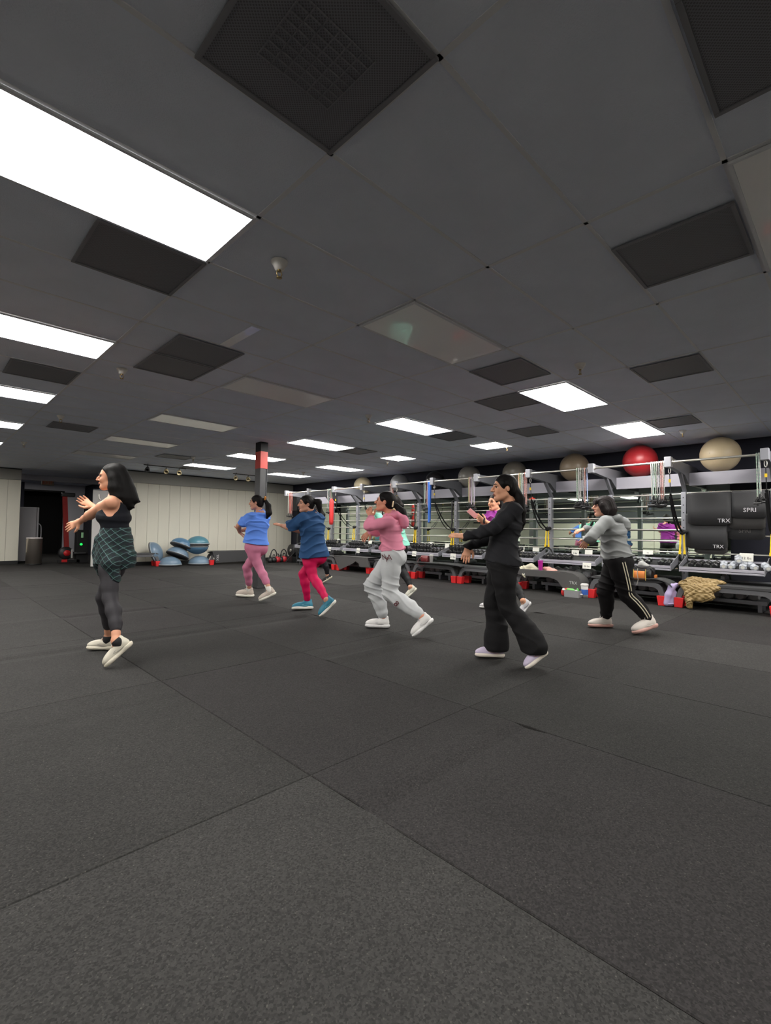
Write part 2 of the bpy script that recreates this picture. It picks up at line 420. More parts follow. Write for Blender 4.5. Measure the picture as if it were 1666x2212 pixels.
for r in range(-7, 38):
    Y_ = GY+r*PY_
    if Y0 < Y_ < Y1: child('cross_tee', MB().box(((X0+X1)/2, Y_, CEIL+.004), (X1-X0, .02, .010)), m_tbar, ceil)

# fluorescent panels
def fixture(name, label, cat, c, r, lens, group=None, half=False):
    cx_, cy_ = cellc(int(c), r); w_ = PX_-.02
    if half: w_ = .6; cx_ = int(c)*PX_+.3+.01
    t = thing(name, label, cat, (cx_, cy_, CEIL-.004), group)
    f = MB(); a, b = w_/2, PY_/2-.008
    for sx, sy, lx, ly in ((-a+.008, 0, .016, 2*b), (a-.008, 0, .016, 2*b), (0, -b+.008, 2*a-.034, .016), (0, b-.008, 2*a-.034, .016)): f.box((sx, sy, -.005), (lx, ly, .012))
    f.build('frame', m_frame, t)
    MB().box((0, 0, -.003), (2*a-.034, 2*b-.034, .006)).build('diffuser', lens, t)
    return t
lab_lit = {(0, 3): 'nearest and largest glowing ceiling light, cut by the left edge of the photo', (0, 7): 'glowing ceiling light second from the camera in the left row',
 (0, 11): 'third glowing ceiling light of the left row, at the left edge', (0, 15): 'fourth, narrow glowing ceiling light of the left row', (0, 19): 'fifth sliver of glowing ceiling light low at the left edge',
 (4, 3): 'large glowing square-looking ceiling light above the grey-hooded woman', (6, 3): 'glowing ceiling light just left above the red ball', (4, 7): 'glowing ceiling light above the woman in pink hoodie, nearest of the middle row',
 (6.1, 7): 'small half-length glowing ceiling light above the woman in black', (6.1, 11): 'small half-length glowing ceiling light beyond the other half-length one', (4, 11): 'glowing ceiling light right of the post, nearest to it',
 (4, 15): 'glowing ceiling light partly hidden behind the red band of the post', (4, 19): 'glowing ceiling light left of the post, nearest the back wall', (6, 15): 'glowing ceiling light above the navy shirt woman, right row', (6, 19): 'glowing ceiling light low right of the post, last of the right row'}
for c, r in LIT:
    fixture('ceiling_light', lab_lit.get((c, r), 'glowing ceiling light outside the photograph'), 'ceiling light', c, r, m_emit, 'fluorescent ceiling panels', half=(c == 6.1))
lab_off = {-1: 'pale unlit ceiling panel cut off at the right edge', 3: 'pale unlit ceiling panel mid-ceiling, largest unlit one fully in view', 7: 'pale unlit ceiling panel up left of the post, second of its row',
  11: 'third pale unlit ceiling panel, between the black-haired woman and post', 15: 'fourth pale unlit ceiling panel, above the black-haired woman', 19: 'farthest pale unlit ceiling panel of the row'}
for c, r in OFF:
    fixture('unlit_ceiling_light', lab_off[r], 'ceiling light', c, r, m_lens, 'unlit fluorescent panels')
# cells 6.1: other half of the cell is a plain tile
for r in (7, 11): put('ceiling_tile', MB().box((0, 0, .009), (PX_-.645, PY_-.02, .016)).mesh('ceiling_half_tile', m_tile), ceil, (6*PX_+.63+(PX_-.64)/2, cellc(6, r)[1], CEIL))

t = fixture('ceiling_light', 'added unseen fill light that brightens the hallway at left', 'ceiling light', 2, 32, mat('hallway_fill_glow', (255, 250, 242), emit=13.0))  # fill light added to brighten the hallway, hidden behind the beam
# vents: dark perforated panels
def perf_mat():
    m = bpy.data.materials.new('perforated_metal'); m.use_nodes = True; N = m.node_tree.nodes; L = m.node_tree.links; b = N['Principled BSDF']
    b.inputs['Roughness'].default_value = .55
    tc = N.new('ShaderNodeTexCoord'); mp = N.new('ShaderNodeMapping'); mp.inputs['Scale'].default_value = (110, 110, 0); mp.inputs['Rotation'].default_value = (0, 0, .785)
    L.new(tc.outputs['Object'], mp.inputs['Vector'])
    v = N.new('ShaderNodeTexVoronoi'); v.inputs['Scale'].default_value = 1; v.inputs['Randomness'].default_value = 0; L.new(mp.outputs['Vector'], v.inputs['Vector'])
    r_ = N.new('ShaderNodeValToRGB'); e = r_.color_ramp.elements; e[0].position = .30; e[0].color = (.10, .10, .108, 1); e[1].position = .38; e[1].color = RGB((122, 122, 130))
    L.new(v.outputs['Distance'], r_.inputs['Fac']); L.new(r_.outputs['Color'], b.inputs['Base Color']); return m
m_perf = perf_mat()
def vent(x0, x1, y0, y1, label, grille=False):
    cx_, cy_ = (x0+x1)/2, (y0+y1)/2; a, b = (x1-x0)/2-.004, (y1-y0)/2-.006
    t = thing('ceiling_vent', label, 'vent', (cx_, cy_, CEIL-.006), 'perforated ceiling vents')
    f = MB()
    for sx, sy, lx, ly in ((-a+.009, 0, .018, 2*b), (a-.009, 0, .018, 2*b), (0, -b+.009, 2*a-.038, .018), (0, b-.009, 2*a-.038, .018)): f.box((sx, sy, -.003), (lx, ly, .009))
    f.build('frame', m_ventm, t)
    MB().box((0, 0, -.0005), (2*a-.038, 2*b-.038, .003)).build('perforated_plate', m_perf, t)
    if grille:
        g = MB()
        for i in range(9): g.box((0, -.13+i*.0325, -.004), (.30, .004, .004))
        for i in range(7): g.box((-.15+i*.05, 0, -.004), (.004, .27, .004))
        g.build('grille', m_ventm, t)
for a in [(.63, 1.235, 1.0, 1.612, 'largest dark perforated ceiling vent at the top of the photo', True), (2.79, 3.40, .41, 1.0, 'dark ceiling vent at right beside the unlit panel'),
          (1.54, 2.15, 4.05, 4.64, 'dark ceiling vent, near one of the touching pair left of centre'), (1.54, 2.15, 4.645, 5.24, 'dark ceiling vent, far one of the touching pair left of centre'),
          (3.98, 4.60, 2.23, 2.82, 'dark ceiling vent left of and nearer than the square-looking light'), (4.95, 5.56, 2.83, 3.43, 'dark ceiling vent touching the left corner of the square-looking light'),
          (4.98, 5.58, 1.01, 1.61, 'dark ceiling vent right of the square-looking light'), (.63, 1.235, 2.83, 3.42, 'dark ceiling vent just below the nearest glowing light'),
          (.62, 1.22, 5.86, 6.46, 'dark ceiling vent below the second glowing light at left'), (1.5, 2.13, 8.89, 9.48, 'dark ceiling vent at left, above the fridge'),
          (6.75, 7.40, 3.45, 4.03, 'dark ceiling vent between the square-looking light and the half-length light'), (6.24, 6.84, 4.66, 5.26, 'dark ceiling vent touching the right end of the middle light'),
          (7.50, 8.10, 1.62, 2.20, 'dark ceiling vent above the two rightmost balls'), (1.58, 2.17, -.2, .385, 'bluish dark ceiling vent cut by the top right corner'),
          (6.2, 6.8, 7.08, 7.68, 'small dark vent right of the post near lights'), (5.1, 5.7, 12.6, 13.2, 'small dark vent right above the track spotlights'), (3.9, 4.6, 10.9, 11.5, 'small dark vent left of the post above the spotlights')]:
    vent(*a[:5], grille=len(a) > 5)

# pale filler strip set in the ceiling
tag(MB().box((1.93, 3.74, CEIL-.002), (.085, .56, .006)).build('filler_strip', m_lens), 'short pale strip in the ceiling before the pair of vents', 'ceiling strip')

# walls
def boards(root, p0, ux, n, wid, z0, z1, thick, inward, m, name='wall_board'):
    ux = Vector(ux); inn = Vector(inward)
    for i in range(n):
        c = Vector(p0)+ux*(wid*(i+.5))+inn*(thick/2)
        d = (abs(ux.x)*(wid-.006)+abs(inn.x)*thick, abs(ux.y)*(wid-.006)+abs(inn.y)*thick, z1-z0)
        child(name, MB().box((c.x, c.y, (z0+z1)/2), d), m, root)
def wall_box(name, c, d, m): return structure(MB().box(c, d).build(name, m))
YB = 14.9
wb = struct_root('wall_back')
child('wall_core', MB().box(((3.95+X1)/2, YB+.09, CEIL/2), (X1-3.95, .14, CEIL)), m_beige2, wb)
boards(wb, (3.97, YB+.02, 0), (1, 0, 0), 19, .314, .1, 2.40, .02, (0, -1, 0), m_beige)
child('fascia', MB().box(((3.97+X1)/2, YB-.02, 2.565), (X1-3.99, .08, .33)), m_beige2, wb, bevel=.006)
child('ceiling_dark_trim', MB().box(((3.97+X1)/2, YB-.05, 2.735), (X1-3.99, .03, .03)), m_dark, wb)  # black trim strip along the top of the wall
structure(MB().box(((3.97+X1)/2, YB-.01, .05), (X1-3.99, .02, .1)).build('baseboard_back', m_dark))
YL = 17.2
wl = struct_root('wall_back_left')
child('wall_core', MB().box(((X0+2.2)/2, YL+.09, CEIL/2), (2.2-X0, .14, CEIL)), m_beige2, wl)
boards(wl, (X0, YL+.02, 0), (1, 0, 0), 24, .3, .1, 2.42, .02, (0, -1, 0), m_beige)
child('fascia', MB().box(((X0+2.2)/2, YL-.01, 2.575), (2.2-X0, .06, .30)), m_beige2, wl, bevel=.006)
structure(MB().box(((X0+2.2)/2, YL-.01, .05), (2.2-X0, .02, .1)).build('baseboard_back_left', m_dark))
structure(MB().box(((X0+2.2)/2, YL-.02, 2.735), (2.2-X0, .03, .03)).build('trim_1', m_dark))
# dark hallway alcove with a doorway
AW = 22.3
wa = struct_root('wall_alcove')
child('wall_face', MB().box((3.95, AW+.05, 2.6), (1.98, .1, .3)), m_grey_wall, wa)
child('wall_face', MB().box((4.58, AW+.05, 1.225), (.70, .1, 2.45)), m_grey_wall, wa)   # pale wall right of the opening
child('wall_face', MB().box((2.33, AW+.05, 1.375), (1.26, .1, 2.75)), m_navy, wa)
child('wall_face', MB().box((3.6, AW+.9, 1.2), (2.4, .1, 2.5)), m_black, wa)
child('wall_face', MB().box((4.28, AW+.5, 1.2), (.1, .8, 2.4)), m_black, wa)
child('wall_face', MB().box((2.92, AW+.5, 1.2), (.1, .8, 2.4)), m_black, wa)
child('lintel', MB().box((3.6, AW-.01, 2.46), (1.28, .06, .06)), m_dark, wa)
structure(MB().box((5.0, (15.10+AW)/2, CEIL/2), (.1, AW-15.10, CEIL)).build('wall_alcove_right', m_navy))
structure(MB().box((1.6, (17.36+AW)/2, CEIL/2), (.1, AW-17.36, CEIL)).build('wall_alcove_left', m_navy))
structure(MB().box((3.3, 18.9, 2.66), (3.2, .22, .17)).build('trim_2', m_grey_wall, bevel=.01))
wall_box('wall_right', (X1+.1, (Y0+Y1)/2, CEIL/2), (.14, Y1-Y0, CEIL), m_navy)
wlf = struct_root('wall_left'); child('lower_wall', MB().box((X0-.05, (Y0+Y1)/2, .81), (.12, Y1-Y0, 1.62)), m_beige, wlf); child('upper_wall', MB().box((X0-.06, (Y0+Y1)/2, 1.62+(CEIL-1.62)/2), (.12, Y1-Y0, CEIL-1.62)), mat('slate_wall', (84, 86, 90), rough=.8), wlf)
wall_box('wall_front', ((X0+X1)/2, Y0-.06, CEIL/2), (X1-X0, .12, CEIL), m_beige)
wall_box('wall_far', ((X0+X1)/2, Y1+.06, CEIL/2), (X1-X0, .12, CEIL), m_black)

# mirror on the right wall, one pane per bay
m_mirror = mat('mirror_glass', (226, 238, 226), rough=.015, metal=1.0)
mir = thing('wall_mirror', 'long tall wall mirror behind the exercise rig, reflecting the class', 'mirror', (X1+.02, 7.6, 0))
y = 1.60
for i in range(10):
    child('mirror_pane', MB().box((X1+.012, y+.595, 1.08), (.012, 1.186, 1.90)), m_mirror, mir); y += 1.19
child('mirror_frame', MB().box((X1+.012, 7.55, .12), (.024, 11.9, .02)).box((X1+.012, 7.55, 2.04), (.024, 11.9, .02)), m_dark, mir)

# post
m_steel = mat('dark_painted_steel', (70, 70, 72), rough=.4, var=.15, vscale=6)
m_redband = mat('red_tape', (200, 70, 62), rough=.5)
co = struct_root('column', (4.675, 8.065, 0))
CX_, CY_ = 4.675, 8.065
child('shaft', MB().box((CX_, CY_, 1.125), (.12, .17, 2.25)).box((CX_-.068, CY_, 1.125), (.014, .19, 2.25)).box((CX_+.068, CY_, 1.125), (.014, .19, 2.25)), m_steel, co)
child('red_band', MB().box((CX_, CY_, 2.41), (.152, .192, .32)), m_redband, co)
child('black_cap', MB().box((CX_, CY_, 2.66), (.152, .192, .18)), m_dark, co)
child('base_plate', MB().box((CX_, CY_, .006), (.22, .26, .012)), m_dark, co)
for i in range(4): child('bolt', MB().lathe([(0, .026), (.010, .026), (.010, 0)], (CX_+(.09 if i % 2 else -.09), CY_+(.11 if i//2 else -.11), .012), n=6, smooth=False), m_steel, co)

# sprinklers
m_cup = mat('white_plastic', (215, 212, 208), rough=.4); m_brass = mat('brass', (150, 130, 90), rough=.35, metal=.9)
def sprinkler(x, y, label):
    t = thing('fire_sprinkler', label, 'sprinkler', (x, y, CEIL), 'fire sprinklers on the ceiling')
    MB().lathe([(.052, .0), (.05, -.012), (.036, -.03), (.028, -.05), (.0, -.052)], (0, 0, 0), n=16).build('escutcheon', m_cup, t)
    f = MB(); f.tube([(0, 0, -.048), (0, 0, -.062)], .012); 
    for s_ in (-1, 1): f.tube([(s_*.012, 0, -.058), (s_*.018, 0, -.075), (s_*.012, 0, -.092), (0, 0, -.098)], .0035, 6)
    f.lathe([(0, -.098), (.018, -.099), (.018, -.102), (0, -.103)], (0, 0, 0), n=12); f.build('spray_head', m_brass, t)
for x, y, l in [(1.54, 2.50, 'nearest white ceiling sprinkler, below the big glowing light'), (4.54, 1.91, 'ceiling sprinkler right above the square-looking light'), (4.56, 4.95, 'ceiling sprinkler left above the middle light'),
                (1.49, 5.41, 'ceiling sprinkler below the pair of vents at left'), (8.56, 1.98, 'ceiling sprinkler between the red and beige balls'), (7.92, 4.72, 'ceiling sprinkler below the nearer half-length light'),
                (1.51, 8.39, 'ceiling sprinkler over the dark vent above the fridge'), (1.5, 11.6, 'tiny ceiling sprinkler near the left wall corner'), (7.9, 7.9, 'tiny ceiling sprinkler beyond the farther half-length light'), (4.55, 10.9, 'tiny ceiling sprinkler left of the post by the lights'), (7.9, 11.3, 'tiny ceiling sprinkler over the far left end of the rig')]:
    sprinkler(x, y, l)
# track lights
m_spot = mat('spot_cream', (190, 175, 140), rough=.4, metal=.2)
def track(x0, x1, y, heads, label):
    t = thing('track_light', label, 'track light', (x0, y, 2.70), 'track lights before the back wall')
    child('rail', MB().bar((x0, y, 2.715), (x1, y, 2.715), .035, .02), m_dark, t)
    for i_ in (x0+.1, x1-.1): child('mount', MB().tube([(i_, y, 2.72), (i_, y, CEIL)], .008), m_dark, t)
    for hx, c in heads:
        h_ = child('spotlight', MB().lathe([(.0, -.10), (.03, -.10), (.045, -.06), (.058, .0), (.062, .05), (.05, .05), (.03, .0)], (hx, y, 2.60), M=Matrix.Rotation(2.2, 3, Vector((1, -.4, 0)).normalized())), c, t)
        child('yoke', MB().tube([(hx, y, 2.71), (hx, y, 2.63)], .008), m_dark, h_)
track(4.16, 5.24, 13.0, [(4.25, m_steel), (4.72, m_spot), (5.06, m_spot)], 'ceiling track with three spotlights left of the post')
track(6.62, 7.75, 13.0, [(6.70, m_spot), (7.10, m_spot), (7.62, m_spot)], 'ceiling track with spotlights passing behind the post')
# ================================================================== EXERCISE RIG
XB, XU, XW = 8.25, 9.10, 9.30           # pull-up bar, uprights, face of the beam
ARM = [0.93+1.174*k for k in range(-1, 11)]
m_rig = mat('rig_grey_steel', (150, 151, 158), rough=.42, metal=.15, var=.06, vscale=5)
m_rigd = mat('rig_dark_grey', (112, 113, 119), rough=.45, metal=.15)
m_chrome = mat('brushed_steel_bar', (225, 222, 214), rough=.28, metal=.85)
m_beam = mat('rig_beam_paint', (162, 160, 170), rough=.45)
m_rub = mat('black_rubber', (34, 34, 36), rough=.45)
m_rubg = mat('dark_grey_rubber', (62, 62, 64), rough=.6)
m_card = mat('white_card', (225, 224, 216), rough=.6)
m_ink = mat('black_ink', (20, 20, 22), rough=.6)
m_bolt = mat('bolt_hole', (45, 45, 48), rough=.5)
rig = thing('exercise_rig', 'long grey steel wall rig with pull-up bars, ladder rungs and dumbbell trays', 'exercise rig', (9.1, 6.8, 0))
for k, ya in enumerate(ARM):
    p = child('upright', MB().box((XU+.05, ya, .91), (.10, .075, 1.82)), m_rig, rig, bevel=.006)
    hb = MB()
    for j in range(12): hb.box((XU-.001, ya, .35+j*.125), (.004, .018, .018))
    child('bolt_holes', hb, m_bolt, p)
    child('foot_plate', MB().box((XU+.05, ya, .006), (.20, .14, .012)), m_rigd, p)
    # arm: front block, deepening web back to the beam
    c_ = child('arm', MB().prism([(XB+.05, 2.155), (XB+.05, 2.295), (9.9, 2.295), (9.9, 1.97), (9.28, 1.97), (9.05, 2.10)], (0, ya-.0375, 0), (1, 0, 0), (0, 0, 1), (0, 1, 0), .075), m_rigd, rig, bevel=.005)
    child('end_block', MB().box((XB, ya, 2.225), (.10, .095, .16)), m_rig, c_, bevel=.006)
    child('brace', MB().bar((8.88, ya, 2.15), (9.26, ya, 1.76), .05, .06), m_rigd, rig, bevel=.004)
    if k > 1:
        y0_ = ARM[k-1]
        b_ = child('pull_up_bar', MB().tube([(XB, y0_+.05, 2.225), (XB, ya-.05, 2.225)], .0165, 12), m_chrome, rig)
        child('bar_collar', MB().tube([(XB, y0_+.045, 2.225), (XB, y0_+.065, 2.225)], .028, 12).tube([(XB, ya-.065, 2.225), (XB, ya-.045, 2.225)], .028, 12), m_chrome, b_)
        child('beam', MB().box((9.33, (y0_+ya)/2, 2.045), (.06, ya-y0_-.08, .215)).box((9.62, (y0_+ya)/2, 2.143), (.56, ya-y0_-.08, .018)), m_beam, rig, bevel=.003)
        zs = [.81, .995, 1.185, 1.385, 1.59, 1.79] if k > 2 else [.81, 1.10, 1.80]
        for z_ in zs: child('rung', MB().tube([(XU+.05, y0_+.035, z_), (XU+.05, ya-.035, z_)], .0135, 8), m_chrome, rig)
        # upper dumbbell tray, tilted to the front
        ym = (y0_+ya)/2; l_ = 1.045
        tr = child('dumbbell_tray', MB().bar((8.58, ym, .567), (9.02, ym, .667), l_, .012), m_rub, rig)
        child('front_rail', MB().box((8.555, ym, .590), (.022, l_, .042)).box((8.548, ym, .548), (.03, l_, .026)), m_beam, tr, bevel=.003)
        child('back_rail', MB().box((9.03, ym, .70), (.02, l_, .03)), m_beam, tr)
        for s_ in (-1, 1): child('tray_end', MB().prism([(8.545, .53), (8.545, .63), (8.63, .655), (9.04, .78), (9.04, .64)], (0, ym+s_*(l_/2+.004)-.004, 0), (1, 0, 0), (0, 0, 1), (0, 1, 0), .008), m_rig, tr)
        child('tray_bracket', MB().box((8.90, ym, .46), (.30, .05, .05)).box((8.90, ym, .55), (.06, .05, .14)).bar((9.05, ym, .44), (9.11, ym, .44), .05, .05), m_rigd, tr)
        lw = child('lower_tray', MB().bar((8.68, ym, .125), (9.06, ym, .165), l_+.03, .012), m_rub, rig)
        child('front_rail', MB().box((8.665, ym, .135), (.02, l_+.03, .055)), m_rigd, lw)
        for s_ in (-.45, .45): child('tray_foot', MB().box((8.87, ym+s_, .06), (.34, .05, .12)), m_rigd, lw)
        child('rear_tube', MB().tube([(9.06, y0_+.04, .40), (9.06, ya-.04, .40)], .018, 8), m_rigd, rig)
# bottom black skirting behind the lower trays
child('back_panel', MB().box((9.20, 6.8, .20), (.02, 11.7, .38)), m_rub, rig)

def bay_mid(k): return (ARM[k+1]+ARM[k+2])/2        # bay 0 is the rightmost in the photo
BAYN = ['rightmost bay of the rig', 'second bay from the right', 'third bay from the right', 'fourth bay from the right', 'fifth bay from the right', 'sixth bay from the right', 'seventh bay from the right', 'eighth bay from the right', 'ninth bay from the right', 'last bay at the far left']

# ---- dumbbells: hex heads and a handle
def hexmesh(r, hw, m, name):
    me = MB().lathe([(r*.72, -hw), (r, -hw*.62), (r, hw*.62), (r*.72, hw)], (0, 0, 0), axis='x', n=6, smooth=False)
    me.f += [tuple(range(5, -1, -1)), tuple(range(18, 24))]; me.sm += [False]*2
    return me.mesh(name, m)
def dumbbell_proto(L_, r, hw, m, name, label, mh=None, cap=None):
    t = thing(name, label, 'dumbbell', (0, 0, 0))
    hm = hexmesh(r, hw, m, 'head')
    for s_ in (-1, 1):
        h_ = put('head', hm, t, (s_*(L_/2-hw), 0, 0)); h_.rotation_euler = (PI/6, 0, 0)
    MB().lathe([(r*.28, -L_/2+hw), (r*.36, 0), (r*.28, L_/2-hw)], (0, 0, 0), axis='x', n=8).build('handle', mh or m_chrome, t)
    if cap:
        for s_ in (-1, 1): MB().lathe([(0, s_*.001), (r*.5, 0)], (s_*(L_/2), 0, 0), axis='x', n=8, smooth=False).build('cap', cap, t)
    return t
m_dbh = mat('dumbbell_black', (40, 40, 42), rough=.32)
m_dbl = mat('dumbbell_grey_neoprene', (178, 182, 190), rough=.5)
m_dbb = mat('dumbbell_dark_grey', (135, 135, 138), rough=.42)
P1 = dumbbell_proto(.21, .047, .032, m_dbh, 'dumbbell', '')
P2 = dumbbell_proto(.20, .050, .038, m_dbl, 'dumbbell', '', mh=m_dbl, cap=m_card)
P3 = dumbbell_proto(.30, .078, .052, m_dbb, 'dumbbell', '')
used = set()
ORD = ['first', 'second', 'third', 'fourth', 'fifth', 'sixth', 'seventh', 'eighth', 'ninth', 'tenth', 'eleventh', 'twelfth']
def place_db(P, x, y, z, tilt, yaw, label, group):
    if P.name in used: r = dup(P)
    else: r = P; used.add(P.name)
    r.location = (x, y, z); r.rotation_euler = (0, tilt, yaw); r['label'] = label; r['group'] = group
    return r
TILT = -math.atan2(.10, .44)
def tray_z(x): return .573+(x-8.58)*.10/.44
for k in range(10):
    ym = bay_mid(k); G = 'small dumbbells on the tray of the '+BAYN[k]
    if k == 0:
        for i, y in enumerate((1.905, 1.80, 1.70, 1.60)):
            place_db(P1, 8.72+.02*(i % 2), y, tray_z(8.73)+.05, TILT, RNG.uniform(-.1, .1), ORD[i]+' black hex dumbbell from the left on the tray below the hanging mats', 'black dumbbells on the tray below the mats')
        lb = ['leftmost light grey dumbbell on the tray below the mats', 'second light grey dumbbell from the left below the mats', 'light grey dumbbell right of the raised one', 'lone light grey dumbbell lying askew right of centre', 'rightmost light grey dumbbell near the tray end']
        for i, (y, yw) in enumerate(((1.495, .12), (1.385, -.1), (1.255, .05), (1.15, .5), (.99, .35))):
            place_db(P2, 8.73, y, tray_z(8.73)+.054, TILT, yw, lb[i], 'light grey dumbbells below the mats')
        place_db(P2, 8.76, 1.32, tray_z(8.76)+.140, TILT, .2, 'light grey dumbbell raised on top of two others', 'light grey dumbbells below the mats')
    else:
        n = {1: 8, 2: 5}.get(k, 10)
        ys = np.linspace(ym+.46, ym-.46, 10)
        if k == 2: ys = np.linspace(ym+.46, ym+.02, 5)
        idx = [0, 1, 3, 4, 5, 6, 8, 9] if k == 1 else range(n)
        for w_, i in enumerate(idx):
            place_db(P1, 8.73+RNG.uniform(-.015, .015), ys[i], tray_z(8.73)+.052, TILT, RNG.uniform(-.08, .08), ORD[w_]+' black dumbbell from the left, front row, '+BAYN[k], G)
        if k >= 3:
            for i in range(6):
                place_db(P1, 8.78, (ys[i]+ys[i+1])/2, tray_z(8.78)+.135, TILT, RNG.uniform(-.1, .1), ORD[i]+' black dumbbell from the left, stacked layer, '+BAYN[k], G+', upper layer')
    nb = 6 if k != 2 else 5
    for i in range(nb):
        y = ym+.40-i*.155
        place_db(P3, 8.85, y, .235, -.1, RNG.uniform(-.05, .05), ORD[i]+' big dumbbell from the left on the low shelf, '+BAYN[k], 'big dumbbells on the low shelf of the '+BAYN[k])
for i in range(5): place_db(P3, 8.87, bay_mid(2)+.36-i*.165, .372, -.1, RNG.uniform(-.1, .1), ORD[i]+' big dumbbell from the left of the pile behind the white tub', 'big dumbbells piled on the low shelf of the third bay from the right')

# ---- exercise balls on top of the rig
def ball(px, py, D, c, label, rough=.38):
    p = onX(px, py, 9.42)
    t = thing('exercise_ball', label, 'exercise ball', (9.42, p[1], 2.155+D/2-.004), 'exercise balls on top of the rig')
    m = mat('vinyl_%s' % label.split()[0]+label.split()[1], c, rough=rough, bump=.02, bscale=30, var=.08, vscale=4)
    R_ = D/2; n = 36; pr = [(R_*math.sin(PI*i/n), -R_*math.cos(PI*i/n)) for i in range(n+1)]
    # moulded grooves around the ball
    pr = [(r*(1-(.004 if (i % 3 == 0 and 4 < i < n-4) else 0)), h) for i, (r, h) in enumerate(pr)]
    MB().lathe(pr, (0, 0, 0), n=40).build('shell', m, t)
    MB().lathe([(0, .0), (.009, .0), (.011, -.006)], (-R_*.93, R_*.3, 0), axis='x', n=8).build('plug', m_dark, t)
ball(1556, 981, .575, (196, 178, 146), 'pale beige exercise ball, rightmost on top of the rig')
ball(1383, 997, .585, (158, 34, 40), 'big red exercise ball on top of the rig')
ball(1241, 1008, .56, (134, 118, 98), 'taupe brown exercise ball on the rig left of the red one')
ball(1112, 1015, .53, (104, 98, 88), 'dark taupe exercise ball behind the woman in black')
ball(1014, 1026, .53, (122, 118, 112), 'grey-taupe exercise ball left of the woman in black', rough=.3)
ball(940, 1036, .49, (38, 36, 38), 'nearly black exercise ball on top of the rig', rough=.25)
ball(863, 1040, .50, (128, 128, 130), 'mid grey exercise ball above the pink-hooded woman')
ball(784, 1046, .53, (160, 148, 122), 'pale olive exercise ball, leftmost on the rig')

# ---- resistance bands with handles hung on the pull-up bars
BC = {'green': (70, 130, 100), 'white': (200, 198, 190), 'red': (176, 62, 58), 'blue': (62, 110, 190), 'purple': (150, 130, 175), 'grey': (150, 150, 152), 'orange': (214, 130, 60), 'teal': (110, 160, 150), 'pink': (220, 140, 130), 'navy': (50, 52, 84), 'yellow': (190, 180, 120)}
def band_mat(n):
    "tube seen through a woven cord sleeve: two-tone fleck along it"
    key = 'cord_'+n
    if key in MATS: return MATS[key]
    m = bpy.data.materials.new(key); m.use_nodes = True; N = m.node_tree.nodes; L = m.node_tree.links; b = N['Principled BSDF']; b.inputs['Roughness'].default_value = .7
    tc = N.new('ShaderNodeTexCoord'); wv = N.new('ShaderNodeTexWave'); wv.bands_direction = 'Z'; wv.inputs['Scale'].default_value = 16; wv.inputs['Distortion'].default_value = 3; wv.inputs['Detail Scale'].default_value = 3
    L.new(tc.outputs['Object'], wv.inputs['Vector']); r = N.new('ShaderNodeMix'); r.data_type = 'RGBA'; r.inputs['A'].default_value = RGB(BC[n]); r.inputs['B'].default_value = RGB((196, 194, 186) if sum(BC[n]) < 480 else (90, 90, 92))
    L.new(wv.outputs['Fac'], r.inputs['Factor']); L.new(r.outputs['Result'], b.inputs['Base Color']); MATS[key] = m; return m
def band(y, c, Ln, label, group, swing=0.0, plain=False):
    t = thing('resistance_band', label, 'resistance band', (XB, y, 2.225), group)
    mm = mat('plain_'+c, BC[c], rough=.5) if plain else band_mat(c)
    s_ = .012; pts = [(-.026, -s_, -Ln), (-.025, -s_*.6, -Ln*.5), (-.024, 0, -.012)]+[(-.024*math.cos(a), 0, .024*math.sin(a)) for a in (.6, 1.57, 2.5)]+[(.024, 0, -.012), (.026, s_*.6+swing*.5, -Ln*.5), (.028, s_+swing, -Ln*1.03)]
    MB().tube(pts, .0065, 6).build('cord', mm, t)
    for q, (dx, dy, z) in enumerate(((-.026, -s_, -Ln), (.028, s_+swing, -Ln*1.03))):
        a = RNG.uniform(0, PI); ca, sa = math.cos(a)*.05, math.sin(a)*.05
        h_ = MB().tube([(dx, dy, z), (dx-ca, dy-sa, z-.09)], .005, 5).tube([(dx, dy, z), (dx+ca, dy+sa, z-.09)], .005, 5).build('handle_strap', m_rub, t)
        MB().tube([(dx-ca*1.2, dy-sa*1.2, z-.092), (dx+ca*1.2, dy+sa*1.2, z-.092)], .015, 8).build('grip', m_rub, h_)
def bands(k, offs, where):
    seen = {}
    for o_, c in offs:
        seen[c] = seen.get(c, 0)+1; o_ = .055+(o_-.08)*.62
        band(ARM[k+1]+o_, c, RNG.uniform(.50, .60), ('' if seen[c] == 1 else 'farther left ')+'%s cord band with black handles %s' % (c, where), 'bands on the bar %s' % where, swing=RNG.uniform(-.02, .02))
bands(0, [(.105, 'teal'), (.14, 'green'), (.085, 'grey')], 'at the right edge')
bands(1, [(.09, 'white'), (.125, 'red'), (.16, 'pink'), (.20, 'navy'), (.245, 'white'), (.29, 'green'), (.335, 'teal'), (.38, 'grey')], 'right of the red ball')
bands(2, [(.11, 'blue'), (.17, 'red'), (.22, 'navy'), (.29, 'white'), (.34, 'grey'), (.40, 'green')], 'above the grey-hooded woman')
bands(3, [(.08, 'red'), (.12, 'pink'), (.18, 'white'), (.23, 'teal'), (.28, 'yellow'), (.32, 'orange')], 'behind the head of the woman in black')
bands(4, [(.08, 'purple'), (.13, 'white'), (.19, 'purple'), (.25, 'red'), (.30, 'yellow')], 'left of the woman in black')
bands(5, [(.20, 'purple'), (.27, 'pink'), (.36, 'teal')], 'beside the long blue strap')
bands(6, [(.10, 'pink'), (.16, 'grey'), (.22, 'red')], 'above the pink hoodie')
bands(8, [(.16, 'red'), (.24, 'white'), (.32, 'teal'), (.42, 'grey')], 'beside the red roll bag')
bands(9, [(.12, 'grey'), (.20, 'purple'), (.28, 'white')], 'above the navy shirt')
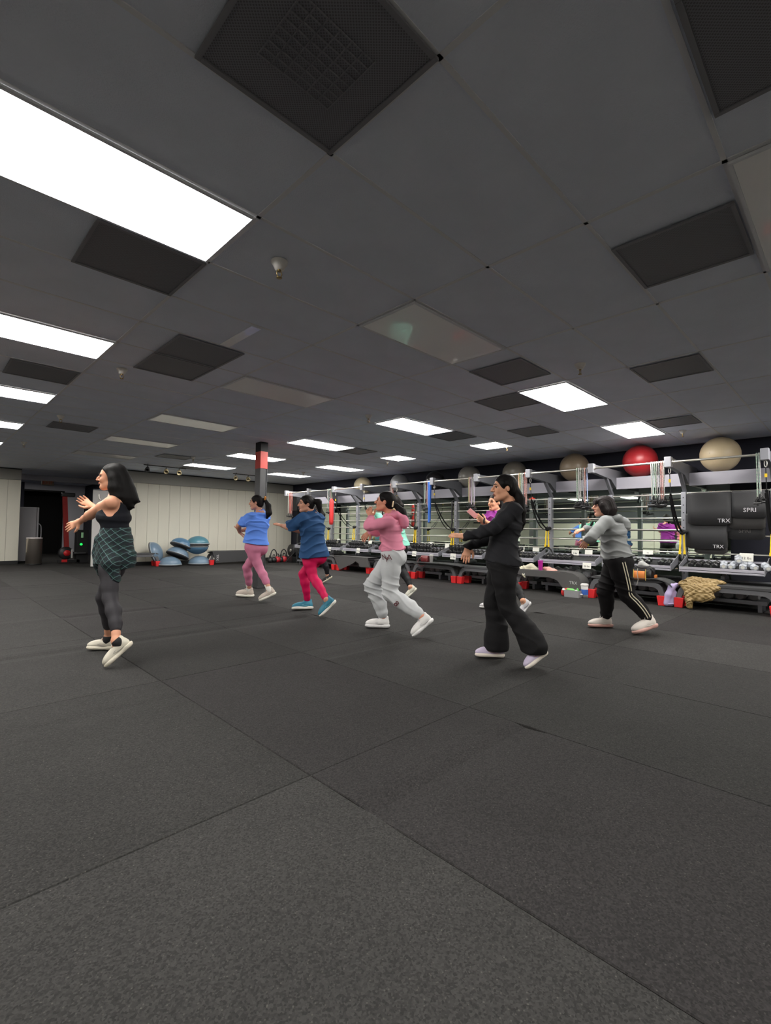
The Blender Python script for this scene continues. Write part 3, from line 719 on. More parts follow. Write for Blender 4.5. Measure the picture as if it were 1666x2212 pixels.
for o_, c in ((-.28, 'pink'), (-.20, 'red'), (-.13, 'white')):
    band(ARM[11]+o_, c, .62, '%s band hanging at the far left end of the rig' % c, 'bands at the far left end of the rig', plain=True)
# long blue strap and red roll bag
t = thing('blue_stretch_strap', 'long plain blue flat strap hanging from the pull-up bar', 'strap', (XB, ARM[6]+.08, 2.225))
MB().bar((-.024, 0, 0), (-.026, 0, -.92), .012, .05, up=(0, 1, 0)).bar((.024, 0, 0), (.026, .02, -.88), .012, .05, up=(0, 1, 0)).box((0, 0, .022), (.055, .05, .008)).build('webbing', mat('blue_webbing', (45, 100, 190), rough=.6), t)
MB().box((0, 0, -.93), (.06, .05, .02)).build('stitched_end', m_rub, t)
t = thing('red_roll_bag', 'long narrow red bag hanging from the pull-up bar at left', 'bag', (XB, ARM[9]+.10, 2.225))
MB().lathe([(0, -.98), (.05, -.97), (.062, -.90), (.062, -.34), (.045, -.28), (.018, -.25), (0, -.25)], (0, 0, 0), n=14).build('bag_body', mat('red_nylon', (205, 48, 48), rough=.55, bump=.3, bscale=20), t)
MB().tube([(0, 0, -.25), (-.022, 0, -.05), (-.022, 0, 0), (0, 0, .022), (.022, 0, 0), (.022, 0, -.05), (0, 0, -.25)], .007, 6).build('hanging_loop', mat('plain_green', BC['green']), t)

# ---- suspension trainers: strap from the arm, knotted to an upright, yellow webbing, black handles
m_web = mat('black_webbing', (32, 32, 34), rough=.8); m_yel = mat('yellow_webbing', (236, 200, 34), rough=.6)
def trainer(k, label, dz=0.0, dy=0.0):
    ya = ARM[k+1]; y1 = ya+.0+dy
    t = thing('suspension_trainer', label, 'suspension trainer', (XB+.06, ya, 2.14), 'suspension trainers hooked on the rig')
    child('carabiner', MB().tube([(XB+.06, ya+.016*math.cos(a), 2.10+.045*math.sin(a)) for a in np.linspace(0, 2*PI, 11)], .005, 6).tube([(XB+.06, ya, 2.145), (XB+.06, ya, 2.155)], .012, 6), m_chrome, t)
    child('yellow_tab', MB().box((XB+.06, ya, 1.94), (.006, .03, .05)), m_yel, t)
    xk, zk = XU-.09, 1.16+dz
    def sag(p, q, s_, n=9):
        p, q = Vector(p), Vector(q); return [p.lerp(q, i/n)-Vector((0, 0, 4*s_*(i/n)*(1-i/n))) for i in range(n+1)]
    for (a, b_, s_, w_) in (((XB+.06, ya, 2.06), (XB+.10, ya, 1.74), .0, .012), ((XB+.10, ya, 1.74), (xk, y1, zk), .10, .034), ((XB+.10, ya+.01, 1.70), (xk, y1+.02, zk), .17, .026)):
        q = sag(a, b_, s_); mb = MB()
        for i in range(len(q)-1): mb.bar(q[i], q[i+1]+(q[i+1]-q[i])*.06, w_, .005, up=(1, 0, 1))
        child('strap', mb, m_web, t)
    child('knot', MB().lathe([(0, -.05), (.035, -.035), (.05, 0), (.035, .035), (0, .05)], (xk, y1, zk), n=9).lathe([(0, -.04), (.03, -.02), (.03, .02), (0, .04)], (xk-.01, y1-.05, zk+.01), axis='y', n=8), m_web, t)
    for s_ in (-1, 1):
        yy = y1+s_*.022
        child('yellow_strap', MB().bar((xk-.01, yy, zk-.03), (xk-.02, yy+s_*.012, zk-.32), .026, .005, up=(1, 0, 0)), m_yel, t)
        child('buckle', MB().box((xk-.022, yy+s_*.012, zk-.335), (.014, .036, .05)), m_yel, t)
        if k == 3:
            child('handle_loop', MB().tube([(xk-.03+s_*.02*math.sin(q_), y1+.115*math.cos(q_), zk-.50+.13*math.sin(q_)) for q_ in np.linspace(0, 2*PI, 17)], .010, 6).tube([(xk-.02, yy, zk-.35), (xk-.03, y1+s_*.06, zk-.40)], .009, 6).tube([(xk-.03, y1-.11, zk-.50), (xk-.03-s_*.05, y1, zk-.52), (xk-.03, y1+.11, zk-.50)], .010, 6), m_web, t); continue
        q = [Vector((xk-.02, yy+s_*.012, zk-.35)), Vector((xk-.03, yy+s_*.05-.012, zk-.47)), Vector((xk-.03, yy+s_*.055, zk-.56)), Vector((xk-.03, yy+s_*.01, zk-.63)), Vector((xk-.03, yy-s_*.03, zk-.56)), Vector((xk-.03, yy-s_*.02, zk-.47)), Vector((xk-.02, yy+s_*.012, zk-.35))]
        h_ = child('handle_loop', MB().tube(q, .009, 6), m_web, t)
        child('foam_grip', MB().tube([(xk-.03, yy-s_*.02, zk-.50), (xk-.03, yy+s_*.05, zk-.50)], .017, 8), m_rub, h_)
for k, l in ((0, 'suspension trainer with yellow webbing at the right edge of the photo'), (1, 'suspension trainer with yellow webbing left of the hanging mats'), (3, 'suspension trainer with round hanging loops left of the grey-hooded woman'),
             (5, 'suspension trainer with yellow strap at the black sleeve hand'), (6, 'suspension trainer right of the pink hoodie'), (7, 'suspension trainer hanging before the pink hoodie elbow'), (8, 'suspension trainer left of the pink-hooded woman'), (9, 'suspension trainer behind the navy shirt')):
    trainer(k, l, dz=RNG.uniform(-.03, .05))

# braided black battle ropes hanging on two uprights
for k, l in ((5, 'black rope hanging down the upright beside the blue strap'), (7, 'black rope hanging down the upright before the pink sleeve'), (6, 'black rope hanging down the upright right of the pink hoodie')):
    ya = ARM[k+1]
    pts = [(XU-.03+.006*math.sin(i*1.7), ya+.075+.008*math.cos(i*1.3), 1.80-i*.06) for i in range(19)]
    pts = [(XU+.03, ya+.055, 1.79), (XU-.01, ya+.06, 1.835)]+pts
    t = thing('hanging_rope', l, 'rope', (XU-.03, ya+.075, 1.8)); child('rope_strand', MB().tube(pts, [.017+.003*(i % 2) for i in range(len(pts))], 8), m_rub, t)
    child('end_sleeve', MB().tube([pts[-1], (pts[-1][0], pts[-1][1], pts[-1][2]-.06)], .024, 8), m_web, t)

# ---- folded exercise mats hung over the rungs of the rightmost bay
m_foam = mat('black_foam', (58, 58, 60), rough=.62, bump=.08, bscale=220)
m_foamg = mat('charcoal_foam', (78, 76, 76), rough=.6, bump=.08, bscale=220)
m_logo = mat('pale_print', (196, 196, 198), rough=.5); m_logod = mat('faded_print', (100, 98, 98), rough=.6)
def hung_mat(px0, px1, py0, py1, X, m, label, txt=None, tpos=None, tsize=.07, tm=None, th=.016, tilt=0.0):
    a = onX(px0, (py0+py1)/2, X); b_ = onX(px1, (py0+py1)/2, X); zt = onX((px0+px1)/2, py0, X)[2]; zb = onX((px0+px1)/2, py1, X)[2]
    yl, yr = a[1], b_[1]; ym = (yl+yr)/2; W_ = yl-yr
    t = thing('exercise_mat', label, 'exercise mat', (X, ym, zt), 'folded mats hung on the rig')
    n = 10; prof = [(-.012, 0)]
    # front drop, rounded fold over the rung, short back drop
    fr = [(0, zb-zt), (-.004, (zb-zt)*.5), (0, -.03)]+[(.022-.022*math.cos(q), -.03+.03*math.sin(q)) for q in np.linspace(.3, PI-.3, 7)]+[(.044, -.03), (.046, (zb-zt)*.8)]
    vs = []; rc = .03
    for i, (x_, z_) in enumerate(fr):
        inset = rc if i == 0 else 0
        for s_ in (-1, 1):
            pass
    mb = MB(); P_ = [Vector((x_, 0, z_)) for x_, z_ in fr]
    ring = []
    for i, p in enumerate(P_):
        d = (P_[min(i+1, len(P_)-1)]-P_[max(i-1, 0)]).normalized(); nn = Vector((d.z, 0, -d.x))
        cols = np.linspace(-W_/2, W_/2, 9)
        for j, y_ in enumerate(cols):
            lift = rc*(1-math.sqrt(max(0, 1-(max(0, abs(y_)-(W_/2-rc))/rc)**2))) if i == 0 else 0
            ring.append((i, j, p+Vector((.004*math.sin(3*y_/W_+i), y_, lift+tilt*y_)), nn))
    nc = 9; fa = [q[2]-q[3]*th/2 for q in ring]; fb = [q[2]+q[3]*th/2 for q in ring]; o = len(fa); nr = len(P_)
    fs = []
    for i in range(nr-1):
        for j in range(nc-1):
            q = (i*nc+j, i*nc+j+1, (i+1)*nc+j+1, (i+1)*nc+j); fs.append(q); fs.append(tuple(v+o for v in q[::-1]))
        fs.append((i*nc, (i+1)*nc, (i+1)*nc+o, i*nc+o)); fs.append((i*nc+nc-1+o, (i+1)*nc+nc-1+o, (i+1)*nc+nc-1, i*nc+nc-1))
    for j in range(nc-1): fs.append((j+1, j, j+o, j+1+o)); e_ = (nr-1)*nc; fs.append((e_+j, e_+j+1, e_+j+1+o, e_+j+o))
    mb.add(fa+fb, fs, True); mb.build('foam_pad', m, t)
    if txt:
        p = onX(tpos[0], tpos[1], X-th/2-.006)
        text_on(txt, tsize, tm or m_logo, p, (0, -1, 0), (0, 0, 1), t)
hung_mat(1484, 1578, 1066, 1150, 9.075, m_foam, 'black foam mat flap showing just below the top lettered mat')
hung_mat(1482, 1570, 1110, 1186, 9.045, m_foam, 'lower black mat with TRX lettering, hanging at left', 'TRX', (1552, 1181), .075)
hung_mat(1500, 1572, 1120, 1196, 9.085, m_foamg, 'charcoal mat lowest at left, behind the lettered mats')
hung_mat(1486, 1580, 1064, 1134, 9.00, m_foam, 'upper black mat with TRX lettering, hanging at left', 'TRX', (1564, 1125), .085, tilt=.0)
hung_mat(1572, 1653, 1090, 1166, 9.085, m_foam, 'lowest black mat with faded SPRI lettering at right', 'SPRI', (1609, 1147), .085, m_logod)
hung_mat(1576, 1654, 1080, 1143, 9.045, m_foamg, 'charcoal mat between the two SPRI lettered mats')
hung_mat(1581, 1661, 1060, 1119, 9.00, m_foam, 'upper black mat with white SPRI lettering at right', 'SPRI', (1620, 1102), .09)

# ---- sign cards
def card(px, py, X, w_, h_, txt, label, lean=.15):
    p = onX(px, py, X)
    t = thing('sign_card', label, 'sign', (X, p[1], p[2]), 'weight sign cards on the rig')
    R_ = Matrix.Rotation(lean, 3, 'Y')
    MB().box((0, 0, 0), (.003, w_, h_), rot=R_).build('card', m_card, t)
    if txt: text_on(txt, h_*.42, m_ink, Vector(p)+R_ @ Vector((-.003, 0, -h_*.12)), (0, -1, 0), R_ @ Vector((0, 0, 1)), t)
card(1613, 1204, 8.99, .17, .125, '12 lbs', 'large white card on the lowest rung above the light grey dumbbells', .25)
card(1400, 1193, 9.06, .16, .075, 'lbs', 'low wide white card hanging on the rung above the orange bag')
card(1243, 1194, 9.02, .14, .10, '5 lbs', 'white card above the black dumbbells, left of the grey-hooded woman')
card(1272, 1193, 9.02, .14, .09, None, 'greenish white card right beside the white one')
card(1268, 1222, 8.53, .15, .105, '30 lbs', 'white card with yellow string hanging from the tray')
card(1127, 1187, 9.02, .13, .09, 'lbs', 'white card above the dumbbells beside the black sweater')
card(1158, 1187, 9.02, .14, .08, None, 'slanted pale card above the dumbbells near the hanging loops')
card(979, 1202, 8.53, .15, .13, '10 lbs', 'white card on the tray rail right of the white cup')
card(895, 1196, 8.53, .13, .12, '10 lbs', 'white card on the tray rail left of the red bag')
card(931, 1176, 9.0, .12, .12, '5 lbs', 'white card standing among the dumbbells above the red bag')
card(774, 1189, 8.53, .13, .13, '10 lbs', 'white card on the tray rail left of the pink-hooded woman')
card(712, 1186, 8.53, .13, .12, '10 lbs', 'white card on the tray rail right of the navy shirt')
card(731, 1168, 9.0, .12, .12, None, 'small white card among dumbbells right of the navy shirt')
card(966, 1179, 9.0, .12, .1, None, 'cream card among the dumbbells behind the yellow strap')
card(800, 1171, 9.0, .14, .09, None, 'cream card among the dumbbells below the pink sleeve hand')

# ================================================================== STEP DECKS (benches with red feet)
m_deck = mat('grey_deck_plastic', (88, 88, 91), rough=.5, bump=.1, bscale=90)
m_decktop = mat('black_deck_pad', (60, 60, 62), rough=.6, bump=.15, bscale=180)
m_redp = mat('red_plastic', (214, 40, 44), rough=.42)
def deck_parts(t, L_, yc=0):
    "arched grey frame, padded top, four flared red foot cups; long axis along Y"
    a = L_/2; W_ = .33
    for s_ in (-1, 1):
        x_ = s_*(W_/2-.03)
        arch = [(-a+.0, .13), (-a+.045, .27), (-a+.09, .325), (-a+.16, .345), (a-.16, .345), (a-.09, .325), (a-.045, .27), (a, .13)]
        inner = [(a-.075, .13), (a-.115, .235), (a-.165, .268), (a-.25, .275), (-a+.25, .275), (-a+.165, .268), (-a+.115, .235), (-a+.075, .13)]
        MB().prism(arch+inner, (x_-.022, 0, 0), (0, 1, 0), (0, 0, 1), (1, 0, 0), .044).build('side_frame', m_deck, t, bevel=.004)
        for e_ in (-1, 1):
            yb = e_*(a-.045)
            f = MB(); z0, z1 = 0.0, .15
            w0, w1 = (.052, .066)
            lo = [(x_-w0, yb-e_*.0-.055), (x_+w0, yb-.055), (x_+w0, yb+.055), (x_-w0, yb+.055)]
            hi = [(x_-w1*.82, yb-.066-e_*.01), (x_+w1*.82, yb-.066-e_*.01), (x_+w1*.82, yb+.066-e_*.01), (x_-w1*.82, yb+.066-e_*.01)]
            f.add([(p[0], p[1], z0) for p in lo]+[(p[0], p[1], z1) for p in hi], [(3, 2, 1, 0), (4, 5, 6, 7), (0, 1, 5, 4), (1, 2, 6, 5), (2, 3, 7, 6), (3, 0, 4, 7)])
            f.build('red_foot', m_redp, t, bevel=.006)
    MB().prism([(-a+.02, .352), (-a+.10, .385), (a-.10, .385), (a-.02, .352), (a-.09, .34), (-a+.09, .34)], (-W_/2, 0, 0), (0, 1, 0), (0, 0, 1), (1, 0, 0), W_).build('top_pad', m_decktop, t, bevel=.006)
    for s_ in (-1, 1): MB().box((0, s_*(a-.12), .30), (W_-.09, .05, .05)).build('cross_member', m_deck, t)
def deck(y0, y1, label, x=8.49):
    t = thing('step_deck', label, 'step bench', (x, (y0+y1)/2, 0), 'step decks with red feet before the rig'); deck_parts(t, y1-y0); return t
deck(.80, 2.05, 'step deck with red feet under the tan jacket')
deck(2.18, 3.37, 'step deck with red feet under the orange and black bag')
deck(3.55, 4.78, 'step deck with red feet under the magenta tumbler and towels')
deck(4.90, 6.14, 'step deck with red feet hidden partly by the woman in black')
deck(6.20, 7.46, 'step deck with red feet under the dark red handbag')
deck(7.54, 8.80, 'step deck with red feet behind the pink-hooded woman')
deck(8.92, 10.22, 'step deck under the slanting dark mat, left of the pink-hooded woman')
deck(10.34, 11.6, 'step deck with red feet behind the navy shirt woman')
# draped mats on decks
def drape(pts, w0, w1, th, m, t, name='foam_sheet', axis='y'):
    "sheet following profile pts (y,z) swept across x from w0 to w1"
    mb = MB(); P_ = [Vector((0, a, b_)) for a, b_ in pts]; top = []; bot = []
    for i, p in enumerate(P_):
        d = (P_[min(i+1, len(P_)-1)]-P_[max(i-1, 0)]).normalized(); n = Vector((0, -d.z, d.y))
        top.append(p+n*th/2); bot.append(p-n*th/2)
    k = len(P_); poly = top+bot[::-1]
    vs = [(w0, p.y, p.z) for p in poly]+[(w1, p.y, p.z) for p in poly]; n2 = 2*k
    fs = [(i, i+1, n2-2-i, n2-1-i) for i in range(k-1)]
    fs = [f for f in fs]+[tuple(v+n2 for v in f[::-1]) for f in fs]+[(i, n2+i, n2+(i+1) % n2, (i+1) % n2) for i in range(n2)]
    mb.add(vs, fs, False); return child(name, mb, m, t)
def curve(pts, n=6):
    out = []
    for i in range(len(pts)-1):
        p0 = pts[max(i-1, 0)]; p1 = pts[i]; p2 = pts[i+1]; p3 = pts[min(i+2, len(pts)-1)]
        for j in range(n):
            t_ = j/n
            out.append(tuple(.5*((2*p1[q])+(-p0[q]+p2[q])*t_+(2*p0[q]-5*p1[q]+4*p2[q]-p3[q])*t_**2+(-p0[q]+3*p1[q]-3*p2[q]+p3[q])*t_**3) for q in range(len(p1))))
    return out+[pts[-1]]
t = thing('exercise_mat', 'dark grey mat with TRX lettering draped over the deck left of the white tub', 'exercise mat', (8.45, 4.1, .4))
drape(curve([(4.86, .392), (4.5, .405), (4.1, .405), (3.80, .41), (3.60, .385), (3.50, .30), (3.46, .18)]), 8.26, 8.60, .014, m_foamg, t)
text_on('TRX', .075, m_logo, (8.245, 3.60, .235), (0, -1, 0), (-.1, 0, 1), t)
child('front_flap', MB().prism([(3.46, .14), (3.50, .34), (3.62, .40), (4.86, .40), (4.86, .33), (4.5, .29), (4.05, .30), (3.9, .26), (3.8, .14), (3.7, .10)], (8.252, 0, 0), (0, 1, 0), (0, 0, 1), (1, 0, 0), .012), m_foamg, t)
t = thing('exercise_mat', 'black mat edge hanging over the deck end beside the orange bag', 'exercise mat', (8.45, 2.4, .4))
drape(curve([(2.75, .395), (2.45, .40), (2.28, .405), (2.14, .36), (2.08, .30)]), 8.27, 8.64, .012, m_foam, t)
t = thing('exercise_mat', 'dark mat sloping down over the deck left of the pink-hooded woman', 'exercise mat', (8.4, 9.6, .4))
drape(curve([(10.26, .392), (9.9, .40), (9.3, .40), (8.95, .40)]), 8.24, 8.64, .014, m_foamg, t)
child('front_flap', MB().prism([(10.28, .40), (10.02, .03), (9.5, .22), (9.36, .30), (9.25, .25), (9.2, .16), (8.85, .17), (8.9, .40)], (8.24, 0, 0), (0, 1, 0), (0, 0, 1), (1, 0, 0), .014), m_foamg, t)
t = thing('exercise_mat', 'thin dark mat sagging on the deck right of the white cup', 'exercise mat', (8.4, 6.6, .4))
drape(curve([(7.3, .393), (6.9, .397), (6.45, .40), (6.1, .385), (5.98, .37)]), 8.20, 8.66, .012, m_foam, t)
# ================================================================== SMALL THINGS
def px_on_deck(px, py, X=8.42): return onX(px, py, X)
# tan puffer jacket thrown over the deck
m_jk = mat('tan_quilted_nylon', (152, 128, 84), rough=.45, var=.08, vscale=12)
jx = 8.36; j = lambda x, y, o=0: onX(x, y, jx+o)
t = thing('puffer_jacket', 'tan quilted puffer jacket thrown over the step deck below the hanging mats', 'jacket', (8.40, j(1515, 1270)[1], .38))
S_ = Soft()
for x, y, o, rx, ry, rz in [(1482, 1262, .0, .08, .10, .065), (1500, 1256, .05, .09, .12, .075), (1525, 1258, .06, .09, .14, .06), (1550, 1258, .07, .06, .11, .035), (1495, 1272, -.05, .07, .12, .075), (1520, 1274, -.06, .07, .14, .08), (1540, 1270, -.03, .06, .10, .05),
                   (1502, 1284, -.08, .05, .12, .06), (1524, 1288, -.09, .05, .12, .07), (1512, 1296, -.09, .04, .07, .04)]: S_.ell(j(x, y, o), (rx, ry, rz), k=.05)
S_.ell(j(1478, 1256, -.03), (.05, .045, .022), k=.012, cut=True)
S_.chain([j(1486, 1282, -.10), j(1489, 1297, -.11), j(1490, 1309, -.10)], [.05, .048, .044], k=.03)
def quilt(P):
    u = P@np.array([.25, .55, 1])*36+1.1*np.sin(P[:, 1]*19+P[:, 2]*11); v = P@np.array([.2, 1, -.7])*30+1.2*np.sin(P[:, 2]*23+1); g = np.minimum(np.abs(np.sin(u)), np.abs(np.sin(v))+.12)
    return -.016*np.exp(-(g/.20)**2)+.004*np.sin(P@np.array([50, 71, 63]))+.003*np.sin(P@np.array([90, -60, 110]))
soft_child('jacket_shell', S_, m_jk, t, .006, disp=quilt)
child('zipper', MB().tube([tuple(j(1500, 1262, -.085)), tuple(j(1512, 1272, -.10)), tuple(j(1524, 1274, -.10)), tuple(j(1536, 1270, -.09))], .004, 5), m_dark, t)
# lilac cloth hanging off the deck end
t = thing('lilac_garment', 'lilac cloth garment hanging to the floor between two red-footed decks', 'garment', (8.30, j(1448, 1300)[1], 0))
S_ = Soft().chain([j(1462, 1264, .05), j(1452, 1268, -.02), j(1445, 1285, -.05), j(1441, 1303, -.06)], [.035, .045, .050, .045], k=.03).plane((0, 0, .004), (0, 0, -1)).cap(j(1458, 1280, -.0), j(1450, 1304, -.03), .03, .04, k=.03)
soft_child('cloth', S_, mat('lilac_cloth', (172, 158, 196), rough=.8), t, .006, disp=folds(.014, 70, (0, 1, .15), 3, .001))
child('hem_cuff', MB().tube([tuple(j(1436, 1304, -.07)), tuple(j(1448, 1305, -.10)), tuple(j(1455, 1304, -.06))], .010, 6), mat('lilac_cloth'  , (172, 158, 196)), t)
# massage stick with red ball
t = thing('roller_stick', 'white stick with a red ball end lying beside the tan jacket', 'massage stick', (8.42, j(1560, 1270)[1], .41))
z_ = .405; y_ = j(1548, 1267, .06)[1]
child('white_bar', MB().tube([(8.42, y_+.10, z_), (8.42, y_-.03, z_)], .011, 8), m_white, t)
bl = MB(); bl.lathe([(.026*math.sin(PI*i/10), -.026*math.cos(PI*i/10)) for i in range(11)], (8.42, y_-.055, z_+.012), n=14); child('red_ball', bl, m_redp, t)
child('thin_rod', MB().tube([(8.42, y_-.08, z_+.008), (8.43, y_-.20, z_-.004)], .004, 6), m_rub, t)
# sports bag: black with orange pocket
m_or = mat('orange_nylon', (206, 122, 56), rough=.5); m_bk = mat('black_nylon', (30, 30, 32), rough=.55, bump=.2, bscale=30)
bx = 8.42; g_ = lambda x, y, o=0: onX(x, y, bx+o)
t = thing('sports_bag', 'black sports bag with orange pocket on the deck beside the striped trousers', 'bag', (bx, g_(1390, 1250)[1], .40))
S_ = Soft().cone(g_(1362, 1239), g_(1412, 1241), (.13, .12), (.12, .09), np.array([[1, 0, 0], [0, 0, 1.0]]), k=.03).ell(g_(1392, 1231), (.12, .16, .08), k=.04).plane((0, 0, .405), (0, 0, -1))
soft_child('bag_body', S_, m_bk, t, .008, disp=folds(.006, 40, (0, 1, 1), 2))
S_ = Soft().cone(g_(1370, 1242, -.12), g_(1394, 1243, -.12), (.025, .072), (.025, .070), np.array([[1, 0, 0], [0, 0, 1.0]]), k=0); pk = soft_child('orange_pocket', S_, m_or, t, .006)
child('pocket_trim', MB().tube([tuple(g_(1369, 1230, -.15)), tuple(g_(1368, 1255, -.15))], .005, 5).tube([tuple(g_(1395, 1230, -.15)), tuple(g_(1395, 1254, -.15))], .005, 5), mat('yellow_piping', (226, 190, 90)), pk)
child('key_tassel', MB().tube([tuple(g_(1378, 1228, -.16)), tuple(g_(1377, 1240, -.17)), tuple(g_(1379, 1252, -.17)), tuple(g_(1376, 1264, -.16))], .006, 6), m_chrome, t)
child('orange_end_tab', MB().box(tuple(g_(1417, 1245, -.02)), (.08, .03, .05)), m_or, t, bevel=.008)
child('carry_strap', MB().tube(curve([tuple(g_(1366, 1230, -.1)), tuple(g_(1372, 1222, -.1)), tuple(g_(1385, 1226, -.12)), tuple(g_(1402, 1226, -.1)), tuple(g_(1414, 1236, -.08))]), .009, 6), m_rub, t)
t = thing('folded_towel', 'grey towel heaped on top of the black and orange bag', 'towel', (bx, g_(1395, 1222)[1], .52))
S_ = Soft().chain([g_(1380, 1226), g_(1387, 1218), g_(1396, 1224), g_(1404, 1228)], [.035, .045, .045, .025], k=.03); soft_child('towel_cloth', S_, mat('grey_towel', (160, 160, 158), rough=.9), t, .006, disp=folds(.010, 60, (0, 1, .5), 5))
# towels and tumbler on the third deck
h_ = lambda x, y, o=0: onX(x, y, 8.42+o)
t = thing('draped_towel', 'cream towel crumpled on the deck left of the magenta tumbler', 'towel', (8.42, h_(1140, 1235)[1], .40))
S_ = Soft().chain([h_(1120, 1230), h_(1132, 1228), h_(1148, 1223), h_(1160, 1230)], [.035, .05, .05, .035], k=.03).chain([h_(1124, 1233, -.08), h_(1132, 1241, -.13), h_(1134, 1246, -.15)], [.035, .035, .02], k=.03).chain([h_(1138, 1234, -.05), h_(1150, 1234, -.05), h_(1160, 1237, -.04)], [.04, .035, .03], k=.03)
soft_child('towel_cloth', S_, mat('cream_towel', (204, 198, 176), rough=.9), t, .006, disp=folds(.014, 55, (0, .8, -.6), 6, .001)); child('towel_tag', MB().box(tuple(h_(1133, 1240, -.17)), (.003, .02, .02)), m_card, t)
t = thing('draped_towel', 'peach pink cloth crumpled on the deck right of the magenta tumbler', 'cloth', (8.42, h_(1195, 1237)[1], .40))
S_ = Soft().chain([h_(1177, 1228), h_(1186, 1230), h_(1198, 1234), h_(1210, 1239)], [.035, .045, .04, .02], k=.03).chain([h_(1182, 1236, -.06), h_(1195, 1239, -.06), h_(1208, 1241, -.05)], [.03, .03, .02], k=.03)
soft_child('towel_cloth', S_, mat('peach_cloth', (222, 170, 158), rough=.9), t, .006, disp=folds(.012, 60, (0, .7, .7), 7, .001)); child('towel_tag', MB().box(tuple(h_(1205, 1238, -.085)), (.003, .02, .015)), m_card, t)
m_mag = mat('magenta_plastic', (196, 40, 160), rough=.4)
t = thing('tumbler', 'tall magenta tumbler standing on the deck between two towels', 'tumbler', (8.33, h_(1168, 1240, -.09)[1], .392))
MB().lathe([(0, 0), (.030, 0), (.033, .01), (.045, .185), (.047, .19)], (0, 0, 0), n=20).build('cup', m_mag, t)
MB().lathe([(.048, .185), (.049, .20), (.02, .206), (0, .206)], (0, 0, 0), n=20).build('lid', mat('magenta_lid', (170, 50, 150)), t)
MB().tube([(.01, 0, .2), (.012, .004, .225)], .004, 6).build('straw', m_card, t)
# grey bin with bottles, red cloth bag, wipes tub
kx = 8.22; q_ = lambda x, y, o=0: onX(x, y, kx+o)
yc_ = q_(1240, 1285)[1]; m_binm = mat('grey_bin_plastic', (140, 140, 142), rough=.4)
t = thing('storage_bin', 'low grey plastic bin on the floor holding green bottles', 'bin', (kx, yc_, 0))
MB().box((0, 0, .006), (.22, .25, .012)).build('bin_base', m_binm, t)
for sx, sy, lx, ly in ((-.108, 0, .006, .25), (.108, 0, .006, .25)): MB().box((sx, sy, .065), (lx, ly, .106)).build('bin_side', m_binm, t)
for sy in (-.122, .122): MB().box((0, sy, .065), (.208, .006, .106)).build('bin_side', m_binm, t)
def bottle(loc, rot, c, label, cap):
    t = thing('spray_bottle', label, 'bottle', loc); t.rotation_euler = rot
    MB().lathe([(0, 0), (.027, 0), (.030, .01), (.030, .10), (.020, .13), (.011, .145), (.011, .155)], (0, 0, 0), n=14).build('bottle_body', mat('bottle_'+cap, c, rough=.3), t)
    MB().lathe([(.014, .15), (.014, .185), (0, .187)], (0, 0, 0), n=10).build('bottle_cap', m_white, t)
G_ = (110, 190, 96)
bottle((kx-.02, yc_+.11, .115), (PI/2, 0, -.1), G_, 'green bottle lying across the grey bin, nearest', 'green')
bottle((kx+.05, yc_-.05, .02), (0, 0, 0), (96, 180, 90), 'green bottle standing at the right end of the grey bin', 'green2')
bottle((kx-.06, yc_+.02, .055), (PI/2, 0, .2), (216, 218, 214), 'white bottle lying in the grey bin beside the green one', 'white')
t = thing('red_cloth_bag', 'crumpled red and white bag on the floor left of the grey bin', 'bag', (kx+.02, q_(1218, 1286)[1], 0))
S_ = Soft().ell((kx+.0, q_(1219, 1286)[1], .06), (.06, .05, .07), k=.02).ell((kx+.06, q_(1223, 1280)[1]-.02, .09), (.06, .06, .06), k=.03).plane((0, 0, .002), (0, 0, -1)); soft_child('bag_cloth', S_, mat('red_cloth', (196, 40, 40), rough=.7), t, .006, disp=folds(.01, 70, (0, 1, .4), 3)); child('white_tissue', MB().lathe([(0, -.02), (.03, 0), (.02, .025), (0, .03)], (kx-.055, q_(1221, 1280)[1], .11), n=7, smooth=False), m_card, t)
t = thing('wipes_tub', 'white tub with blue label standing by the red deck foot', 'tub', (8.30, onX(1263, 1279, 8.30)[1], .0))
MB().lathe([(0, .002), (.062, .002), (.062, .20), (.058, .205)], (0, 0, 0), n=24).build('tub_body', m_white, t)
MB().lathe([(.0635, .05), (.0635, .14)], (0, 0, 0), n=24).build('blue_label', mat('blue_label', (52, 96, 176)), t); MB().lathe([(.064, .195), (.066, .20), (.066, .23), (.05, .238), (0, .238)], (0, 0, 0), n=24).build('tub_lid', m_white, t)
# handbag and cup on the fourth deck
hx = 8.40; u_ = lambda x, y, o=0: onX(x, y, hx+o)
t = thing('handbag', 'small dark red handbag with a thin strap beside the white cup', 'handbag', (hx, u_(918, 1210)[1], .395))
S_ = Soft().cone((0+hx, u_(911, 1210)[1], .47), (hx, u_(926, 1210)[1], .47), (.045, .075), (.045, .075), np.array([[1, 0, 0], [0, 0, 1.0]]), k=0); soft_child('bag_body', S_, mat('maroon_leather', (112, 40, 42), rough=.4), t, .007)
child('strap', MB().tube(curve([tuple(u_(912, 1203, -.04)), tuple(u_(906, 1206, -.08)), tuple(u_(903, 1216, -.14)), tuple(u_(910, 1223, -.17)), tuple(u_(918, 1219, -.12)), tuple(u_(924, 1206, -.05))]), .006, 6), mat('maroon_leather', (112, 40, 42)), t)
t = thing('tumbler', 'plain white tumbler standing on the deck right of the dark red handbag', 'tumbler', (8.38, onX(932, 1218, 8.38)[1], .392))
MB().lathe([(0, 0), (.036, 0), (.044, .17), (.046, .172)], (0, 0, 0), n=18).build('cup', m_white, t); MB().lathe([(.047, .168), (.048, .182), (0, .185)], (0, 0, 0), n=18).build('lid', m_card, t)

